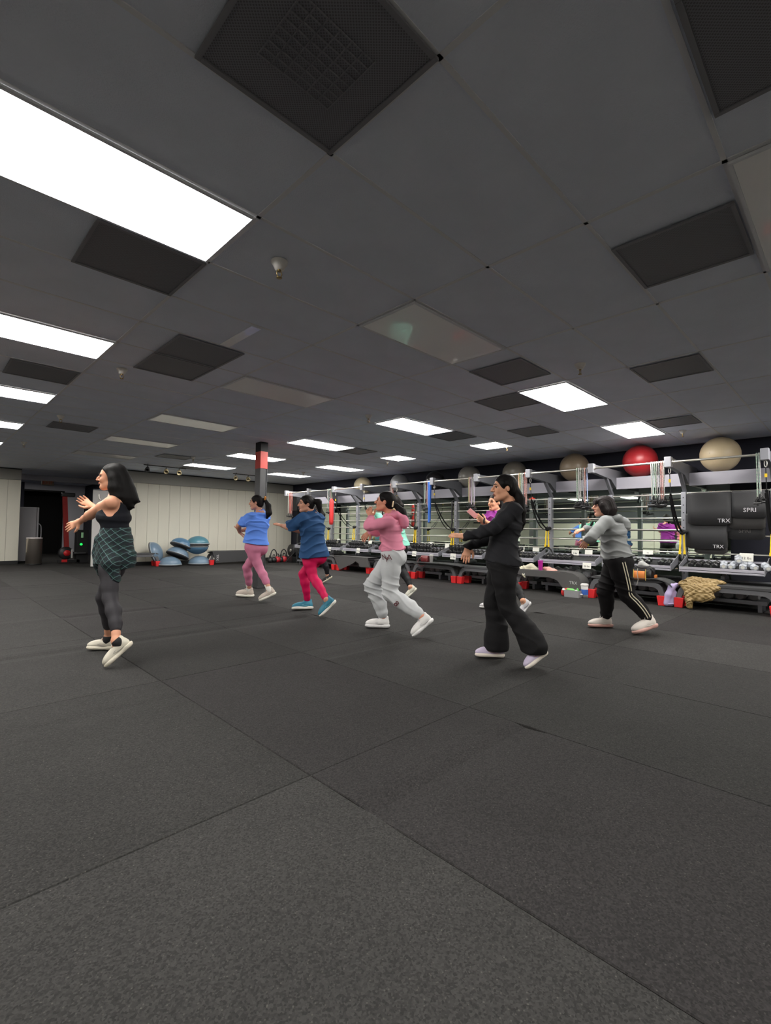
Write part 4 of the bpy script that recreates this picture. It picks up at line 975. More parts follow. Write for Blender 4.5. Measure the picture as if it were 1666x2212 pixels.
# ---- along the back wall: half-ball trainers, decks
m_halfb = mat('steel_blue_vinyl', (78, 114, 144), rough=.35); m_halft = mat('teal_vinyl', (74, 122, 138), rough=.35); m_halfg = mat('grey_blue_vinyl', (104, 126, 146), rough=.35)
def half(loc, R_, m, label):
    t = thing('half_ball_trainer', label, 'balance trainer', loc, 'half-ball balance trainers by the back wall'); t.rotation_euler = R_
    MB().lathe([(.315*math.cos(a), .045+.225*math.sin(a)) for a in np.linspace(0, PI/2-.01, 12)]+[(0, .27)], (0, 0, 0), n=32).build('dome', m, t)
    MB().lathe([(0, 0), (.30, 0), (.325, .010), (.330, .03), (.318, .048)], (0, 0, 0), n=32).build('platform', m_rubg, t)
    MB().lathe([(.322, .040), (.330, .046), (.322, .056), (.314, .060)], (0, 0, 0), n=32).build('rim', mat('pale_rim', (150, 160, 168)), t)
wy = 14.30
P_ = lambda px, Y: onY(px, 1200, Y)[0]
half((P_(328, 14.55), 14.50, .36), (.0, 1.25, -.55), m_halfg, 'blue half-ball trainer standing on edge at the left of the group')
xA, xB = P_(366, 14.3), P_(424, 14.3)
half((xA-.02, 14.2, 0), (0, 0, 0), m_halfg, 'half-ball trainer at the floor of the leaning stack')
half((xA+.22, 14.30, .265), (.0, .42, .2), m_halfg, 'half-ball trainer tilted in the middle of the leaning stack')
half((xA+.22+.117, 14.30+.023, .265+.262), (.0, .42, .2), m_halfb, 'blue half-ball trainer tilted on top of the leaning stack')
half((xB+.06, 14.2, 0), (0, 0, 0), m_halfg, 'half-ball trainer at the floor of the straight stack')
half((xB-.02, 14.2, .59), (PI, 0, 0), m_halfb, 'upside-down half-ball trainer in the middle of the straight stack')
half((xB-.0, 14.2, .595), (0, 0, 0), m_halft, 'teal half-ball trainer on top of the straight stack')
def deckx(x0, x1, y, label):
    t = thing('step_deck', label, 'step bench', ((x0+x1)/2, y, 0), 'step decks by the back wall', rz=PI/2); deck_parts(t, x1-x0); return t
deckx(P_(258, 14.4), P_(340, 14.4), 14.35, 'step deck behind the plaid shirt by the back wall')
deckx(P_(448, 14.1), P_(548, 14.1), 14.05, 'step deck with red foot under the dark mat by the back wall')
x0, x1 = P_(452, 14.1)-.03, P_(546, 14.1)
t = thing('exercise_mat', 'dark mat draped over the deck right of the blue half-balls', 'exercise mat', ((x0+x1)/2, 14.0, .4))
child('foam_sheet', MB().box(((x0+x1)/2, 14.05, .405), (x1-x0, .42, .014)), m_foam, t, bevel=.005)
child('front_flap', MB().prism([(x0, .41), (x1, .41), (x1+.02, .09), (x0+.12, .06)], (0, 13.835, 0), (1, 0, 0), (0, 0, 1), (0, -1, 0), .014), m_foam, t)
text_on('TRX', .10, m_logo, (x0+.16, 13.815, .22), (0, 0, -1), (1, 0, 0), t)
# ---- between post and rig: kettlebells, plates, speaker
def kettle(x, y, r, m, label):
    t = thing('kettlebell', label, 'kettlebell', (x, y, 0), 'kettlebells by the corner')
    MB().lathe([(0, 0), (r*.6, 0), (r*.95, r*.5), (r, r*.9), (r*.8, r*1.5), (r*.35, r*1.8), (0, r*1.85)], (0, 0, 0), n=16).build('bell', m, t)
    MB().tube([(0, -r*.5, r*1.5), (0, -r*.62, r*2.1), (0, -r*.35, r*2.55), (0, r*.35, r*2.55), (0, r*.62, r*2.1), (0, r*.5, r*1.5)], r*.15, 8).build('handle', m_rub, t)
m_ketr = mat('red_kettlebell', (176, 44, 52), rough=.4)
for px, r, m, l in ((592, .10, m_rub, 'black kettlebell by the post near the back wall'), (600, .11, m_ketr, 'red kettlebell second from the post'), (607, .10, m_rub, 'black kettlebell in the middle of the corner row'), (614, .115, m_ketr, 'red kettlebell nearest the weight plates'), (584, .09, m_rub, 'black kettlebell right behind the post'), (619, .09, m_rub, 'black kettlebell against the weight plates')):
    kettle(P_(px, 13.8), 13.8, r, m, l)
cxr, cyr = P_(604, 14.3), 14.35
t = thing('medicine_ball_rack', 'low wire rack with curved handles behind the kettlebells', 'rack', (cxr, cyr, 0))
for s_ in (-.2, .2): child('hoop', MB().tube(curve([(cxr+s_-.14, cyr, .01), (cxr+s_-.1, cyr, .30), (cxr+s_, cyr, .40), (cxr+s_+.1, cyr, .30), (cxr+s_+.14, cyr, .01)]), .018, 8), m_rub, t)
child('crossbar', MB().tube([(cxr-.3, cyr, .08), (cxr+.3, cyr, .08)], .018, 8), m_rub, t)
def plate_set():
    x0, y0 = P_(640, 13.6), 13.6
    t = thing('plate_rack', 'black crate for weight plates left of the navy shirt', 'rack', (x0, y0, 0))
    for dz in (.02, .18): child('shelf_board', MB().box((x0, y0, dz), (.62, .42, .03)), m_rub, t)
    for s_ in (-.30, .30): child('side_board', MB().box((x0+s_, y0, .11), (.03, .42, .19)), m_rub, t)
    child('front_board', MB().box((x0, y0-.215, .10), (.57, .015, .15)), m_rub, t)
    for i in range(5):
        p = thing('weight_plate', 'black bumper plate standing in the crate, %s' % ('leftmost', 'second from left', 'in the middle', 'fourth from left', 'rightmost')[i], 'weight plate', (x0-.20+i*.10, y0, .20+.20), 'bumper plates in the crate')
        MB().lathe([(.03, -.035), (.19, -.035), (.205, -.02), (.205, .02), (.19, .035), (.03, .035)], (0, 0, 0), axis='x', n=28).build('plate', m_rubg if i % 2 else m_rub, p)
        MB().lathe([(.025, -.037), (.05, -.037), (.05, .037), (.025, .037), (.025, -.037)], (0, 0, 0), axis='x', n=16).build('hub', m_chrome, p)
plate_set()
sx_, sy_ = P_(642, 13.2), 13.2
t = thing('speaker_stand', 'black pole stand behind the weight plates carrying a speaker', 'speaker stand', (sx_, sy_, 0))
child('pole', MB().tube([(sx_, sy_, .02), (sx_, sy_, 1.72)], .03, 10), m_dark, t)
for i in range(3): a_ = i*2.1+.4; child('tripod_leg', MB().tube([(sx_, sy_, .45), (sx_+.38*math.cos(a_), sy_+.38*math.sin(a_), .012)], .014, 6), m_dark, t)
t = thing('loudspeaker', 'black loudspeaker on the pole stand above the weight plates', 'loudspeaker', (sx_, sy_, 1.72))
child('cabinet', MB().box((sx_, sy_, 2.0), (.34, .34, .56), taper=.9), m_rub, t, bevel=.02)
child('grille', MB().box((sx_-.10, sy_-.172, 1.97), (.0, .0, .0)).box((sx_, sy_-.175, 1.98), (.27, .01, .46)), m_rubg, t)
child('badge', MB().lathe([(0, 0), (.03, 0), (.03, -.006), (0, -.006)], (sx_-.06, sy_-.182, 2.17), axis='y', n=12), mat('grey_green_badge', (110, 130, 130)), t)

# ---- left: fridge, trash can, white panel, cardio machine, exit sign
m_fr = mat('fridge_white', (196, 194, 200), rough=.35)
fx0, fy = 2.42, 18.15
t = thing('refrigerator', 'tall white refrigerator in the dark hallway at left', 'refrigerator', (fx0, fy, 0))
child('cabinet', MB().box((fx0+.02, fy+.36, .85), (.62, .66, 1.66)), m_fr, t, bevel=.012)
child('door', MB().box((fx0+.365, fy+.36, .87), (.05, .66, 1.62)), m_fr, t, bevel=.012)
child('gasket', MB().box((fx0+.335, fy+.36, .87), (.012, .64, 1.60)), m_dark, t)
child('door_handle', MB().tube(curve([(fx0+.39, fy+.06, .62), (fx0+.45, fy+.05, .70), (fx0+.46, fy+.05, .90), (fx0+.45, fy+.05, 1.10), (fx0+.39, fy+.06, 1.18)]), .014, 8), m_fr, t)
m_can = mat('brushed_steel', (200, 190, 180), rough=.3, metal=.85, bump=.05, bscale=20, stretch=(1, 1, .05))
p = onY(62, 1212, 17.4)
t = thing('trash_can', 'brushed steel round trash can in front of the refrigerator', 'trash can', (p[0]+.02, 16.75, 0))
MB().lathe([(0, .01), (.19, .01), (.19, .74), (.195, .75)], (0, 0, 0), n=28).build('can_body', m_can, t); MB().lathe([(.19, 0), (.195, .0), (.195, .03), (.19, .03)], (0, 0, 0), n=28).build('base_ring', m_rub, t)
MB().lathe([(.197, .745), (.197, .765), (.15, .775), (.12, .76), (.12, .70)], (0, 0, 0), n=28).build('lid_rim', mat('pale_lid', (214, 204, 204)), t)
t = thing('white_partition', 'white upright panel behind the leftmost woman', 'partition', (3.72, 14.85, 0))
child('panel', MB().box((3.72, 14.88, 1.06), (.46, .06, 2.10)), m_white, t, bevel=.005); child('latch', MB().tube([(3.62, 14.845, 2.0), (3.62, 14.83, 1.9), (3.66, 14.83, 1.85)], .012, 6), m_chrome, t); child('panel_foot', MB().box((3.72, 14.88, .012), (.46, .2, .02)), m_dark, t)
child('panel_head', MB().box((3.72, 14.878, 2.125), (.46, .07, .02)), m_rigd, t)
# rowing/ski machine
ex, ey = 3.30, 17.0
t = thing('cardio_machine', 'red and black upright cardio machine in the dark hallway', 'cardio machine', (ex, ey, 0))
m_rd = mat('dull_red', (150, 36, 34), rough=.5)
child('mast', MB().bar((ex+.05, ey, .25), (ex-.06, ey, 2.02), .12, .09, up=(0, 1, 0)), m_rd, t)
child('head', MB().box((ex+.03, ey, 2.06), (.34, .16, .12)), m_rub, t, bevel=.02)
fw = child('flywheel_housing', MB().lathe([(0, -.08), (.16, -.08), (.19, -.05), (.19, .05), (.16, .08), (0, .08)], (ex+.02, ey, .30), axis='y', n=24), m_rub, t)
child('red_cover', MB().lathe([(0, -.086), (.09, -.086), (.09, -.08)], (ex+.04, ey, .30), axis='y', n=20), m_redp, fw)
child('base_rail', MB().box((ex+.10, ey, .06), (.55, .14, .08)), m_rub, t); child('white_stripe', MB().box((ex+.16, ey-.10, .28), (.04, .02, .26)), m_white, t)
child('red_foot', MB().box((ex-.02, ey-.08, .07), (.14, .03, .08)), m_redp, t)
t = thing('equipment_cabinet', 'black cabinet with a green glowing light in the hallway', 'cabinet', (3.70, 17.0, 0))
child('cabinet_body', MB().box((3.74, 17.1, .5), (.30, .34, 1.0)), m_dark, t, bevel=.01)
child('green_lamp', MB().lathe([(0, -.012), (.030, -.008), (.036, 0), (.0, 0)], (3.70, 16.925, .56), axis='y', n=12), mat('green_led', (30, 230, 80), emit=2.2), t)
child('lit_display', MB().box((3.72, 16.926, .84), (.06, .006, .16)), mat('green_display', (120, 160, 120), emit=.35), t)
child('grey_shelf', MB().box((3.66, 17.0, .30), (.30, .40, .04)), m_rubg, t)
es = thing('exit_sign', 'exit sign with faintly glowing letters above the black hallway doorway', 'sign', (3.62, 18.72, 2.40))
eb = at(103, 1042, 15.6)
es.location = tuple(eb)
child('sign_box', MB().box((eb[0], eb[1], eb[2]), (.34, .06, .20)), mat('sign_housing', (120, 112, 96), rough=.5), es, bevel=.006)
child('hanging_rod', MB().tube([(eb[0], eb[1], eb[2]+.10), (eb[0], eb[1], CEIL-.01)], .01, 6), m_dark, es)
text_on('EXIT', .14, mat('dim_exit_letters', (120, 60, 40), emit=.15), (eb[0], eb[1]-.032, eb[2]-.02), (1, 0, 0), (0, 0, 1), es)  # letters are given a faint glow of their own
# ================================================================== PEOPLE
def unit(v): v = np.array(v, float); return v/np.linalg.norm(v)
UP = np.array([0, 0, 1.0]); RH = unit([RGT[0], RGT[1], 0]); FH = unit([FWD[0], FWD[1], 0])
m_eye = mat('eye_white', (225, 220, 212), rough=.2); m_iris = mat('iris_dark', (34, 22, 16), rough=.2)
# one shoe shape, shared: origin on the ground under the ankle, toe along +x
def shoe_meshes():
    up = Soft(); up.ell((.135, 0, .044), (.064, .046, .036), k=.03).ell((.06, 0, .055), (.098, .042, .046), k=.03).ell((-.03, 0, .055), (.047, .036, .052), k=.03)
    up.cap((-.035, 0, .07), (-.045, 0, .115), .030, .022, k=.02).cap((.02, 0, .07), (.0, 0, .10), .034, .032, k=.025)
    up.ell((-.008, 0, .125), (.040, .026, .050), k=.006, cut=True).plane((0, 0, .012), (0, 0, -1))
    so = Soft(); so.ell((.125, .003, .020), (.079, .053, .030), k=.02).ell((.05, 0, .018), (.09, .040, .028), k=.02).ell((-.035, 0, .024), (.053, .046, .036), k=.02).plane((0, 0, 0), (0, 0, -1)).plane((0, 0, .038), (-.04, 0, 1))
    la = MB()
    for i in range(5):
        x = .03+i*.02; z = .107-i*.0085; la.tube([(x, -.024, z-.012), (x+.004, 0, z), (x, .024, z-.012)], .0028, 5)
    la.tube([(.03, 0, .108), (.045, -.025, .118), (.055, -.035, .098), (.035, -.008, .106)], .0022, 5).tube([(.03, 0, .108), (.04, .025, .12), (.055, .035, .10), (.035, .008, .106)], .0022, 5)
    tr = MB()   # side stripes
    for s_ in (-1, 1):
        tr.tube([(.10, s_*.040, .045), (.06, s_*.040, .060), (.02, s_*.037, .068), (-.02, s_*.036, .070)], .0035, 5).tube([(-.02, s_*.037, .04), (.03, s_*.041, .042), (.08, s_*.041, .055)], .003, 5)
    return up, so, la, tr
_sh = shoe_meshes()
_shoe_base = (_sh[0].mesh('shoe', None, .005), _sh[1].mesh('sole', None, .005), _sh[2].mesh('laces', None), _sh[3].mesh('trim', None))
def shoe(parent, H, T, ank, mu, ms, ml, mt, label=None):
    H = np.array(H, float); T = np.array(T, float); f = T-H; L_ = np.linalg.norm(f); f /= L_
    u = np.array(ank, float)-(H+T)/2; u = u-f*(u@f); u = unit(u) if np.linalg.norm(u) > .02 else UP; u = unit(u+UP*.25-f*((u+UP*.25)@f)); y = np.cross(u, f)
    s_ = min(max(L_/.268, .86), 1.14); mid = H+f*(.078/.268)*L_
    Mx = Matrix(((f[0]*s_, y[0]*s_, u[0]*s_, mid[0]-parent.location.x), (f[1]*s_, y[1]*s_, u[1]*s_, mid[1]-parent.location.y), (f[2]*s_, y[2]*s_, u[2]*s_, mid[2]-parent.location.z), (0, 0, 0, 1)))
    def cp(i, m): me = _shoe_base[i].copy(); me.materials.clear(); me.materials.append(m); return me
    o = put('shoe', cp(0, mu), parent); o.matrix_local = Mx
    put('sole', cp(1, ms), o); put('laces', cp(2, ml), o); put('trim', cp(3, mt), o)
    return o
def hand(S_, W, d, n, curl=.35, spread=.12, s=1.0, thumb=1, k=.004):
    "palm, four bent fingers of unequal length, thumb from the side of the palm"
    d = unit(d); n = np.array(n, float); n = unit(n-d*(n@d)); t = np.cross(n, d)*thumb
    S_.cap(W, W+d*.03*s, .024*s, .022*s, k=.02)
    S_.cone(W+d*.012*s, W+d*.092*s, (.026*s, .015*s), (.040*s, .0125*s), np.array([t, n]), k=.016)
    for i, (o, L_) in enumerate(((.031, .064), (.0105, .073), (-.0105, .068), (-.031, .053))):
        b = W+d*(.084-abs(o)*.15)*s+t*o*s; a = o*spread*30*.33; fd = unit(d+t*a*.9)
        c1 = curl*(.6+.12*i); c2 = curl*(1.5+.1*i); p1 = b+unit(fd+n*c1*.8)*L_*.42*s; p2 = p1+unit(fd+n*c2)*L_*.33*s; p3 = p2+unit(fd+n*c2*1.5)*L_*.25*s
        S_.chain([b, p1, p2, p3], [.0092*s, .0085*s, .0078*s, .0066*s], k=k)
    b = W+d*.022*s+t*.024*s; p1 = b+unit(d*.7+t*.8+n*.25)*.036*s; p2 = p1+unit(d*.95+t*.35+n*.3)*.028*s; p3 = p2+unit(d+t*.1+n*.3)*.022*s
    S_.chain([b, p1, p2, p3], [.014*s, .0115*s, .0098*s, .0078*s], k=.007)
def K(d, px, py, off=0.0): return at(px, py, d+off)
def ground(px, py, z=0.0):
    r = _ray(px, py); return np.array([0, 0, EYE])+r*((z-EYE)/r[2])

def person(P, label):
    d = P['d']; g = lambda n: K(d, *P[n]); s = P.get('s', 1.0); bw = P.get('bw', 1.0); h = P.get('h', .006)
    phi = math.degrees(math.atan((PX-P['head'][0])/FOC))     # angles are read against the line of sight to each person
    a = math.radians(P['a']-phi); F = -RH*math.cos(a)+FH*math.sin(a); L = np.cross(UP, F)
    if L @ FH > 0: L = -L                                     # towards the camera side
    neck, chest, waist, pel = g('neck'), g('chest'), g('waist'), g('pel')
    shN, shF = (g(n) for n in ('shN', 'shF')); hipN = pel+L*.085*bw-UP*.02; hipF = pel-L*.085*bw-UP*.02
    root = thing('person', label, 'person', (pel[0], pel[1], 0), None)
    skin = mat('skin_%s' % P['id'], P['skin'], rough=.5, var=.05, vscale=9, spec=.35)
    # ---- feet
    feet = {}; SU = {}
    for q in 'NF':
        T = ground(*P['toe'+q], .008); flat = len(P['heel'+q]) == 2
        H = ground(*P['heel'+q], .004) if flat else at(P['heel'+q][0], P['heel'+q][1], (T-[0, 0, EYE]) @ FWD+P['heel'+q][2])
        an = P['an'+q]; A = at(an[0], an[1], (H-[0, 0, EYE]) @ FWD+(an[2] if len(an) > 2 else -.02))
        f_ = unit(T-H); u_ = A-(H+T)/2; u_ = unit(u_-f_*(u_@f_)); u_ = unit(u_+UP*.25-f_*((u_+UP*.25)@f_)); L2 = np.linalg.norm(T-H); A = H+f_*L2*.27+u_*.112; SU[q] = u_
        feet[q] = (H, T, A)
    kn = {q: g('kn'+q) for q in 'NF'}; hip = {'N': hipN, 'F': hipF}
    arm = {q: (dict(N=shN, F=shF)[q], g('el'+q), g('wr'+q), g('ti'+q)) for q in 'NF'}
    # ---- torso recipe
    def torso(S_, e, top=True, low=True, hem=None, fl=0.0):
        B1 = np.array([L, F])
        sp = unit(neck-pel)
        if top:
            S_.cap(shN+(chest-shN)*.08, shF+(chest-shF)*.08, (.050+e)*bw, k=.03).cap(neck-sp*.03, chest, .075+e*.5, .09+e, k=.05)
            S_.cone(chest+(neck-chest)*.45, chest-(chest-waist)*.3, ((.138+e)*bw, (.088+e)*bw), ((.148+e)*bw, (.104+e)*bw), B1, k=.045)
            S_.cone(chest-(chest-waist)*.2, waist, ((.148+e)*bw, (.104+e)*bw), ((.120+e*1.3)*bw, (.088+e*1.3)*bw), B1, k=.045)
            bu = P.get('bust', .055)
            for q in (-1, 1): S_.ell(chest+F*(.062+e)*bw+L*q*.068-sp*.035, (bu, bu, bu*1.05), k=.04)
            if P.get('belly'): S_.ell(waist+F*.05, (.12+e, .12+e, .13), k=.05)
        if low:
            S_.cone(waist+sp*.02, pel-sp*.0, ((.120+e)*bw, (.088+e)*bw), ((.155+e)*bw, (.105+e)*bw), B1, k=.05)
            for q in (-1, 1): S_.ell(pel-F*.052*bw+L*q*.066-UP*.035, ((.082+e)*bw, (.082+e)*bw, (.088+e)*bw), k=.04)
            S_.ell(pel-UP*.02, ((.12+e)*bw, (.12+e)*bw, .085+e), k=.04)
        if hem is not None:
            e2 = e+fl+.006; S_.cone(waist+sp*.03, hem, ((.122+e*1.3)*bw, (.092+e*1.3)*bw), ((.160+e2)*bw, (.122+e2)*bw), B1, k=.03)
            if (waist-hem) @ UP > .15:
                for q in (-1, 1): S_.ell(pel-F*.052*bw+L*q*.066-UP*.01, ((.084+e2*.7)*bw,)*3, k=.05)
                S_.plane(hem, -sp)
    def leg(S_, q, e=0.0, t1=1.0, prof=None, start=0.0):
        Hp, Kn, A = hip[q], kn[q], feet[q][2]; bk = -F*.012; rs = prof or [(.0, .086), (.35, .078), (.75, .060), (1.0, .053), (1.3, .054), (1.6, .043), (1.85, .034), (2.0, .033)]
        pts, rr = [], []
        for t, r in rs:
            if t > t1*2+1e-6 or t < start: continue
            p = Hp+(Kn-Hp)*t if t <= 1 else Kn+(A-Kn)*(t-1)
            if 1 < t < 2: p = p+bk*math.sin((t-1)*PI)*1.5
            pts.append(p); rr.append(r*bw**.7*(s if t < 9 else 1)+e)
        if t1*2 < 1.97 and t1*2 > rs[0][0]:
            te = t1*2; r_e = float(np.interp(te, [q_[0] for q_ in rs], [q_[1] for q_ in rs])); p = Kn+(A-Kn)*(te-1)+bk*math.sin((te-1)*PI)*1.5; pts.append(p); rr.append(r_e*bw**.7+e)
        S_.chain(pts, rr, k=.025); return pts, rr
    def armc(S_, q, e=0.0, t1=2.0, e2=None):
        A_, E_, W_ = arm[q][:3]; pts, rr = [], []; aw = P.get('armw', 1.0)
        for t, r in ((0, .047*aw), (.5, .043*aw), (.92, .037*aw), (1.08, .036*aw), (1.3, .036*aw), (1.7, .028), (2.0, .0235)):
            if t > t1: break
            pts.append(A_+(E_-A_)*t if t <= 1 else E_+(W_-E_)*(t-1)); rr.append(r*bw**.6+e+((e2 or 0)*max(0, t-1)))
        if t1 < 2 and t1 not in (0, .5, .92): pts.append(A_+(E_-A_)*t1 if t1 <= 1 else E_+(W_-E_)*(t1-1)); rr.append(rr[-1]*1.0)
        S_.chain(pts, rr, k=.02); return pts, rr
    # ---- head frame
    ha = math.radians(P.get('ha', P['a'])-phi); ht = math.radians(P.get('tilt', 0)); hf = -RH*math.cos(ha)+FH*math.sin(ha)
    hF = unit(hf*math.cos(ht)+UP*math.sin(ht)); hL = unit(np.cross(UP, hf)); hU = np.cross(hF, hL)
    if hU[2] < 0: hU = -hU
    C = g('head'); hs = P.get('hs', 1.0)
    hp = lambda f, l, u: C+(hF*f+hL*l+hU*u)*hs
    HB = np.array([hF, hL, hU]); E3 = lambda *r: np.array(r)*hs
    # ---- body
    S_ = Soft(); torso(S_, -.004 if P['top'] != 'tank' else 0)
    for q in 'NF':
        leg(S_, q, -.004); H, T, A = feet[q]; S_.cap(A, T+(H-T)*.45+SU[q]*.040, .030, .022, k=.02).cap(A, H+(T-H)*.24+SU[q]*.055, .030, .024, k=.02)
        armc(S_, q); W_, T_ = arm[q][2], arm[q][3]
        nrm = P['palm'+q]; hand(S_, W_, T_-W_, RH*nrm[0]+UP*nrm[1]+FH*nrm[2], curl=P.get('curl'+q, .3), spread=P.get('spread', .14), s=P.get('hands', 1.0), thumb=P.get('th'+q, 1))
    S_.cap(neck+(C-neck)*.0, hp(-.022, 0, -.07), .050, .047, k=.03).cap(neck-UP*.01, shN+(neck-shN)*.45, .045, .040, k=.04).cap(neck-UP*.01, shF+(neck-shF)*.45, .045, .040, k=.04)
    S_.ell(hp(-.010, 0, .018), E3(.094, .074, .088), HB, k=.02).ell(hp(.030, 0, -.045), E3(.056, .054, .066), HB, k=.03).cap(hp(.066, -.008, -.096), hp(.066, .008, -.096), .019*hs, k=.02)
    S_.cap(hp(.0, .048, -.070), hp(.055, .016, -.098), .016*hs, k=.03).cap(hp(.0, -.048, -.070), hp(.055, -.016, -.098), .016*hs, k=.03)
    for q in (-1, 1):
        S_.ell(hp(.080, q*.031, -.002), E3(.010, .016, .0075), HB, k=.008, cut=True); S_.cap(hp(.083, q*.016, .016), hp(.072, q*.046, .015), .008*hs, k=.012)
        S_.ell(hp(.062, q*.038, -.034), E3(.018, .018, .018), HB, k=.02)
        S_.ell(hp(-.012, q*.074, -.012), E3(.017, .008, .029), HB, k=.006)
    nb = P.get('nose', 1.0)
    S_.chain([hp(.084, 0, .008), hp(.098+.004*nb, 0, -.016), hp(.104+.006*nb, 0, -.031)], [.0080*hs, .0095*hs, .0105*hs], k=.008)
    for q in (-1, 1): S_.ell(hp(.094, q*.011, -.035), E3(.010, .008, .008), HB, k=.006)
    S_.ell(hp(.083, 0, -.062), E3(.012, .022, .011), HB, k=.008).ell(hp(.080, 0, -.081), E3(.010, .016, .006), HB, k=.01, cut=True)
    soft_child('body', S_, skin, root, h, smooth=1)
    # ---- face parts
    hm = mat('hair_%s' % P['id'], tuple(int(v*.62) for v in P['hair']), rough=.6, spec=.2, var=.25, vscale=40, stretch=(1, 1, .2))
    lm = mat('lips_%s' % P['id'], P.get('lips', (150, 84, 78)), rough=.4)
    li = Soft(); li.ell(hp(.0925, 0, -.058), E3(.005, .021, .005), HB, k=.002).ell(hp(.0915, 0, -.0665), E3(.0055, .019, .0055), HB, k=.002); soft_child('lips', li, lm, root, .0025, smooth=0)
    for q in (-1, 1):
        ey = MB(); c_ = hp(.0695, q*.031, -.003); r_ = .0096*hs
        ey.lathe([(r_*math.sin(PI*i/8), -r_*math.cos(PI*i/8)) for i in range(9)], c_, n=12); eo = child('eye', ey, m_eye, root)
        ir = MB(); p_ = c_+hF*r_*.80+(-hL if hL @ FH > 0 else hL)*0; ir.lathe([(.0082*hs, -.0035), (.0078*hs, .0), (.0055*hs, .0022), (0, .0032)], p_, n=10, M=Matrix([list(v) for v in np.array([hL, hU, hF]).T])); child('iris', ir, m_iris, eo)
        eb = MB(); eb.tube([hp(.092, q*.014, .021), hp(.088, q*.030, .026), hp(.074, q*.048, .020)], [.0036, .0042, .0022], 5); child('eyebrow', eb, hm, root)
        ld = MB(); ld.tube([hp(.084, q*.019, .004), hp(.0865, q*.031, .009), hp(.078, q*.044, .003)], .0024, 5); child('eyelash', ld, hm, root)
    # ---- hair
    H_ = Soft(); st = P['style']
    H_.ell(hp(-.018, 0, .026), E3(.101, .083, .094), HB, k=.02)
    if st == 'loose':
        H_.chain([hp(-.045, 0, .03), hp(-.075, .0, -.05), hp(-.10, 0, -.13), hp(-.125, 0, -.20), hp(-.14, 0, -.255)], [.085, .090, .088, .078, .045], k=.04)
        for q in (-1, 1): H_.chain([hp(-.01, q*.066, .05), hp(-.035, q*.083, -.02), hp(-.05, q*.088, -.10), hp(-.065, q*.085, -.18), hp(-.06, q*.08, -.215)], [.034, .040, .050, .042, .015], k=.03)
        H_.cap(hp(-.16, -.02, -.20), hp(-.235, -.02, -.215), .045, .008, k=.02).cap(hp(-.15, .03, -.23), hp(-.20, .03, -.275), .03, .007, k=.02).cap(hp(-.15, .0, -.12), hp(-.205, .02, -.20), .05, .03, k=.03)
    elif st == 'bob':
        for q in (-1, 1): H_.chain([hp(.045, q*.055, .055), hp(.025, q*.083, .0), hp(.005, q*.088, -.055), hp(-.01, q*.085, -.095)], [.030, .034, .036, .020], k=.03)
        H_.chain([hp(-.05, 0, .02), hp(-.07, 0, -.045), hp(-.08, 0, -.095)], [.080, .080, .060], k=.04).cap(hp(.072, -.04, .05), hp(.072, .04, .05), .022, k=.03).cap(hp(.088, -.03, .022), hp(.088, .03, .022), .010, k=.02)
        H_.cap(hp(-.09, 0, -.09), hp(-.135, 0, -.115), .04, .008, k=.02)
    else:
        H_.ell(hp(-.055, 0, -.035), E3(.055, .060, .055), HB, k=.03)
        for q in (-1, 1): H_.cap(hp(.02, q*.070, .03), hp(-.02, q*.073, -.005), .018, .014, k=.02)
    if st == 'loose': H_.ell(hp(.128, 0, -.058), E3(.128, .60, .130), HB, k=.010, cut=True)
    elif st != 'bob': H_.ell(hp(.098, 0, -.040), E3(.070, .090, .098), HB, k=.012, cut=True)
    else: H_.ell(hp(.098, 0, -.062), E3(.080, .062, .075), HB, k=.012, cut=True)
    if st == 'pony':
        for q in (-1, 1): H_.ell(hp(-.004, q*.090, -.018), E3(.024, .030, .030), HB, k=.01, cut=True)
        pts = [g(n) if isinstance(n, str) else K(d, *n) for n in P['pony']]; H_.chain(pts, P['ponyr'], k=.02)
    soft_child('hair', H_, hm, root, max(h, .006), disp=folds(.0035, 190, hL+.2*hF, seed=3, amp2=.0012))
    if P.get('tie'):
        p = K(d, *P['tie'][0]); tt = MB()
        for i in range(9): q = 2*PI*i/9; tt.lathe([(0, -.012), (.014, -.006), (.016, .003), (0, .014)], p+hU*.026*math.sin(q)+hL*.026*math.cos(q)-hF*.004*(i % 2), n=6)
        child('hair_tie', tt, mat('tie_%s' % P['id'], P['tie'][1], rough=.6), root)
    # ---- trousers
    PT = P['legs']; pm = mat('trousers_%s' % P['id'], P['pcol'], rough=.8 if PT != 'legging' else .62, var=.06, vscale=12, spec=.25)
    Q = Soft(); prof = None; e = .005
    if PT == 'jogger': e = 0; prof = [(.0, .115), (.35, .108), (.75, .094), (1.0, .088), (1.3, .084), (1.6, .076), (1.85, .062), (1.93, .046)]
    if PT == 'flare': e = 0; prof = [(.0, .105), (.35, .098), (.75, .080), (1.0, .076), (1.3, .080), (1.6, .092), (1.85, .105), (2.02, .112)]
    if PT == 'track': e = 0; prof = [(.0, .112), (.35, .104), (.75, .088), (1.0, .079), (1.3, .075), (1.6, .064), (1.85, .054), (1.97, .047)]
    torso(Q, e+.002+(.012 if prof else 0), top=False)
    rec = {}
    for q in 'NF': rec[q] = leg(Q, q, e, t1=1.1 if prof else P.get('plen', 1.9)/2, prof=prof)
    if not prof:   # cut the legging tube cleanly at the hem
        for q in 'NF': pass
    if PT == 'flare':
        for q in 'NF':
            A = feet[q][2]; Q.ell(A-UP*.075+(kn[q]-A)*-.0, (.10, .10, .055), k=.02, cut=True)
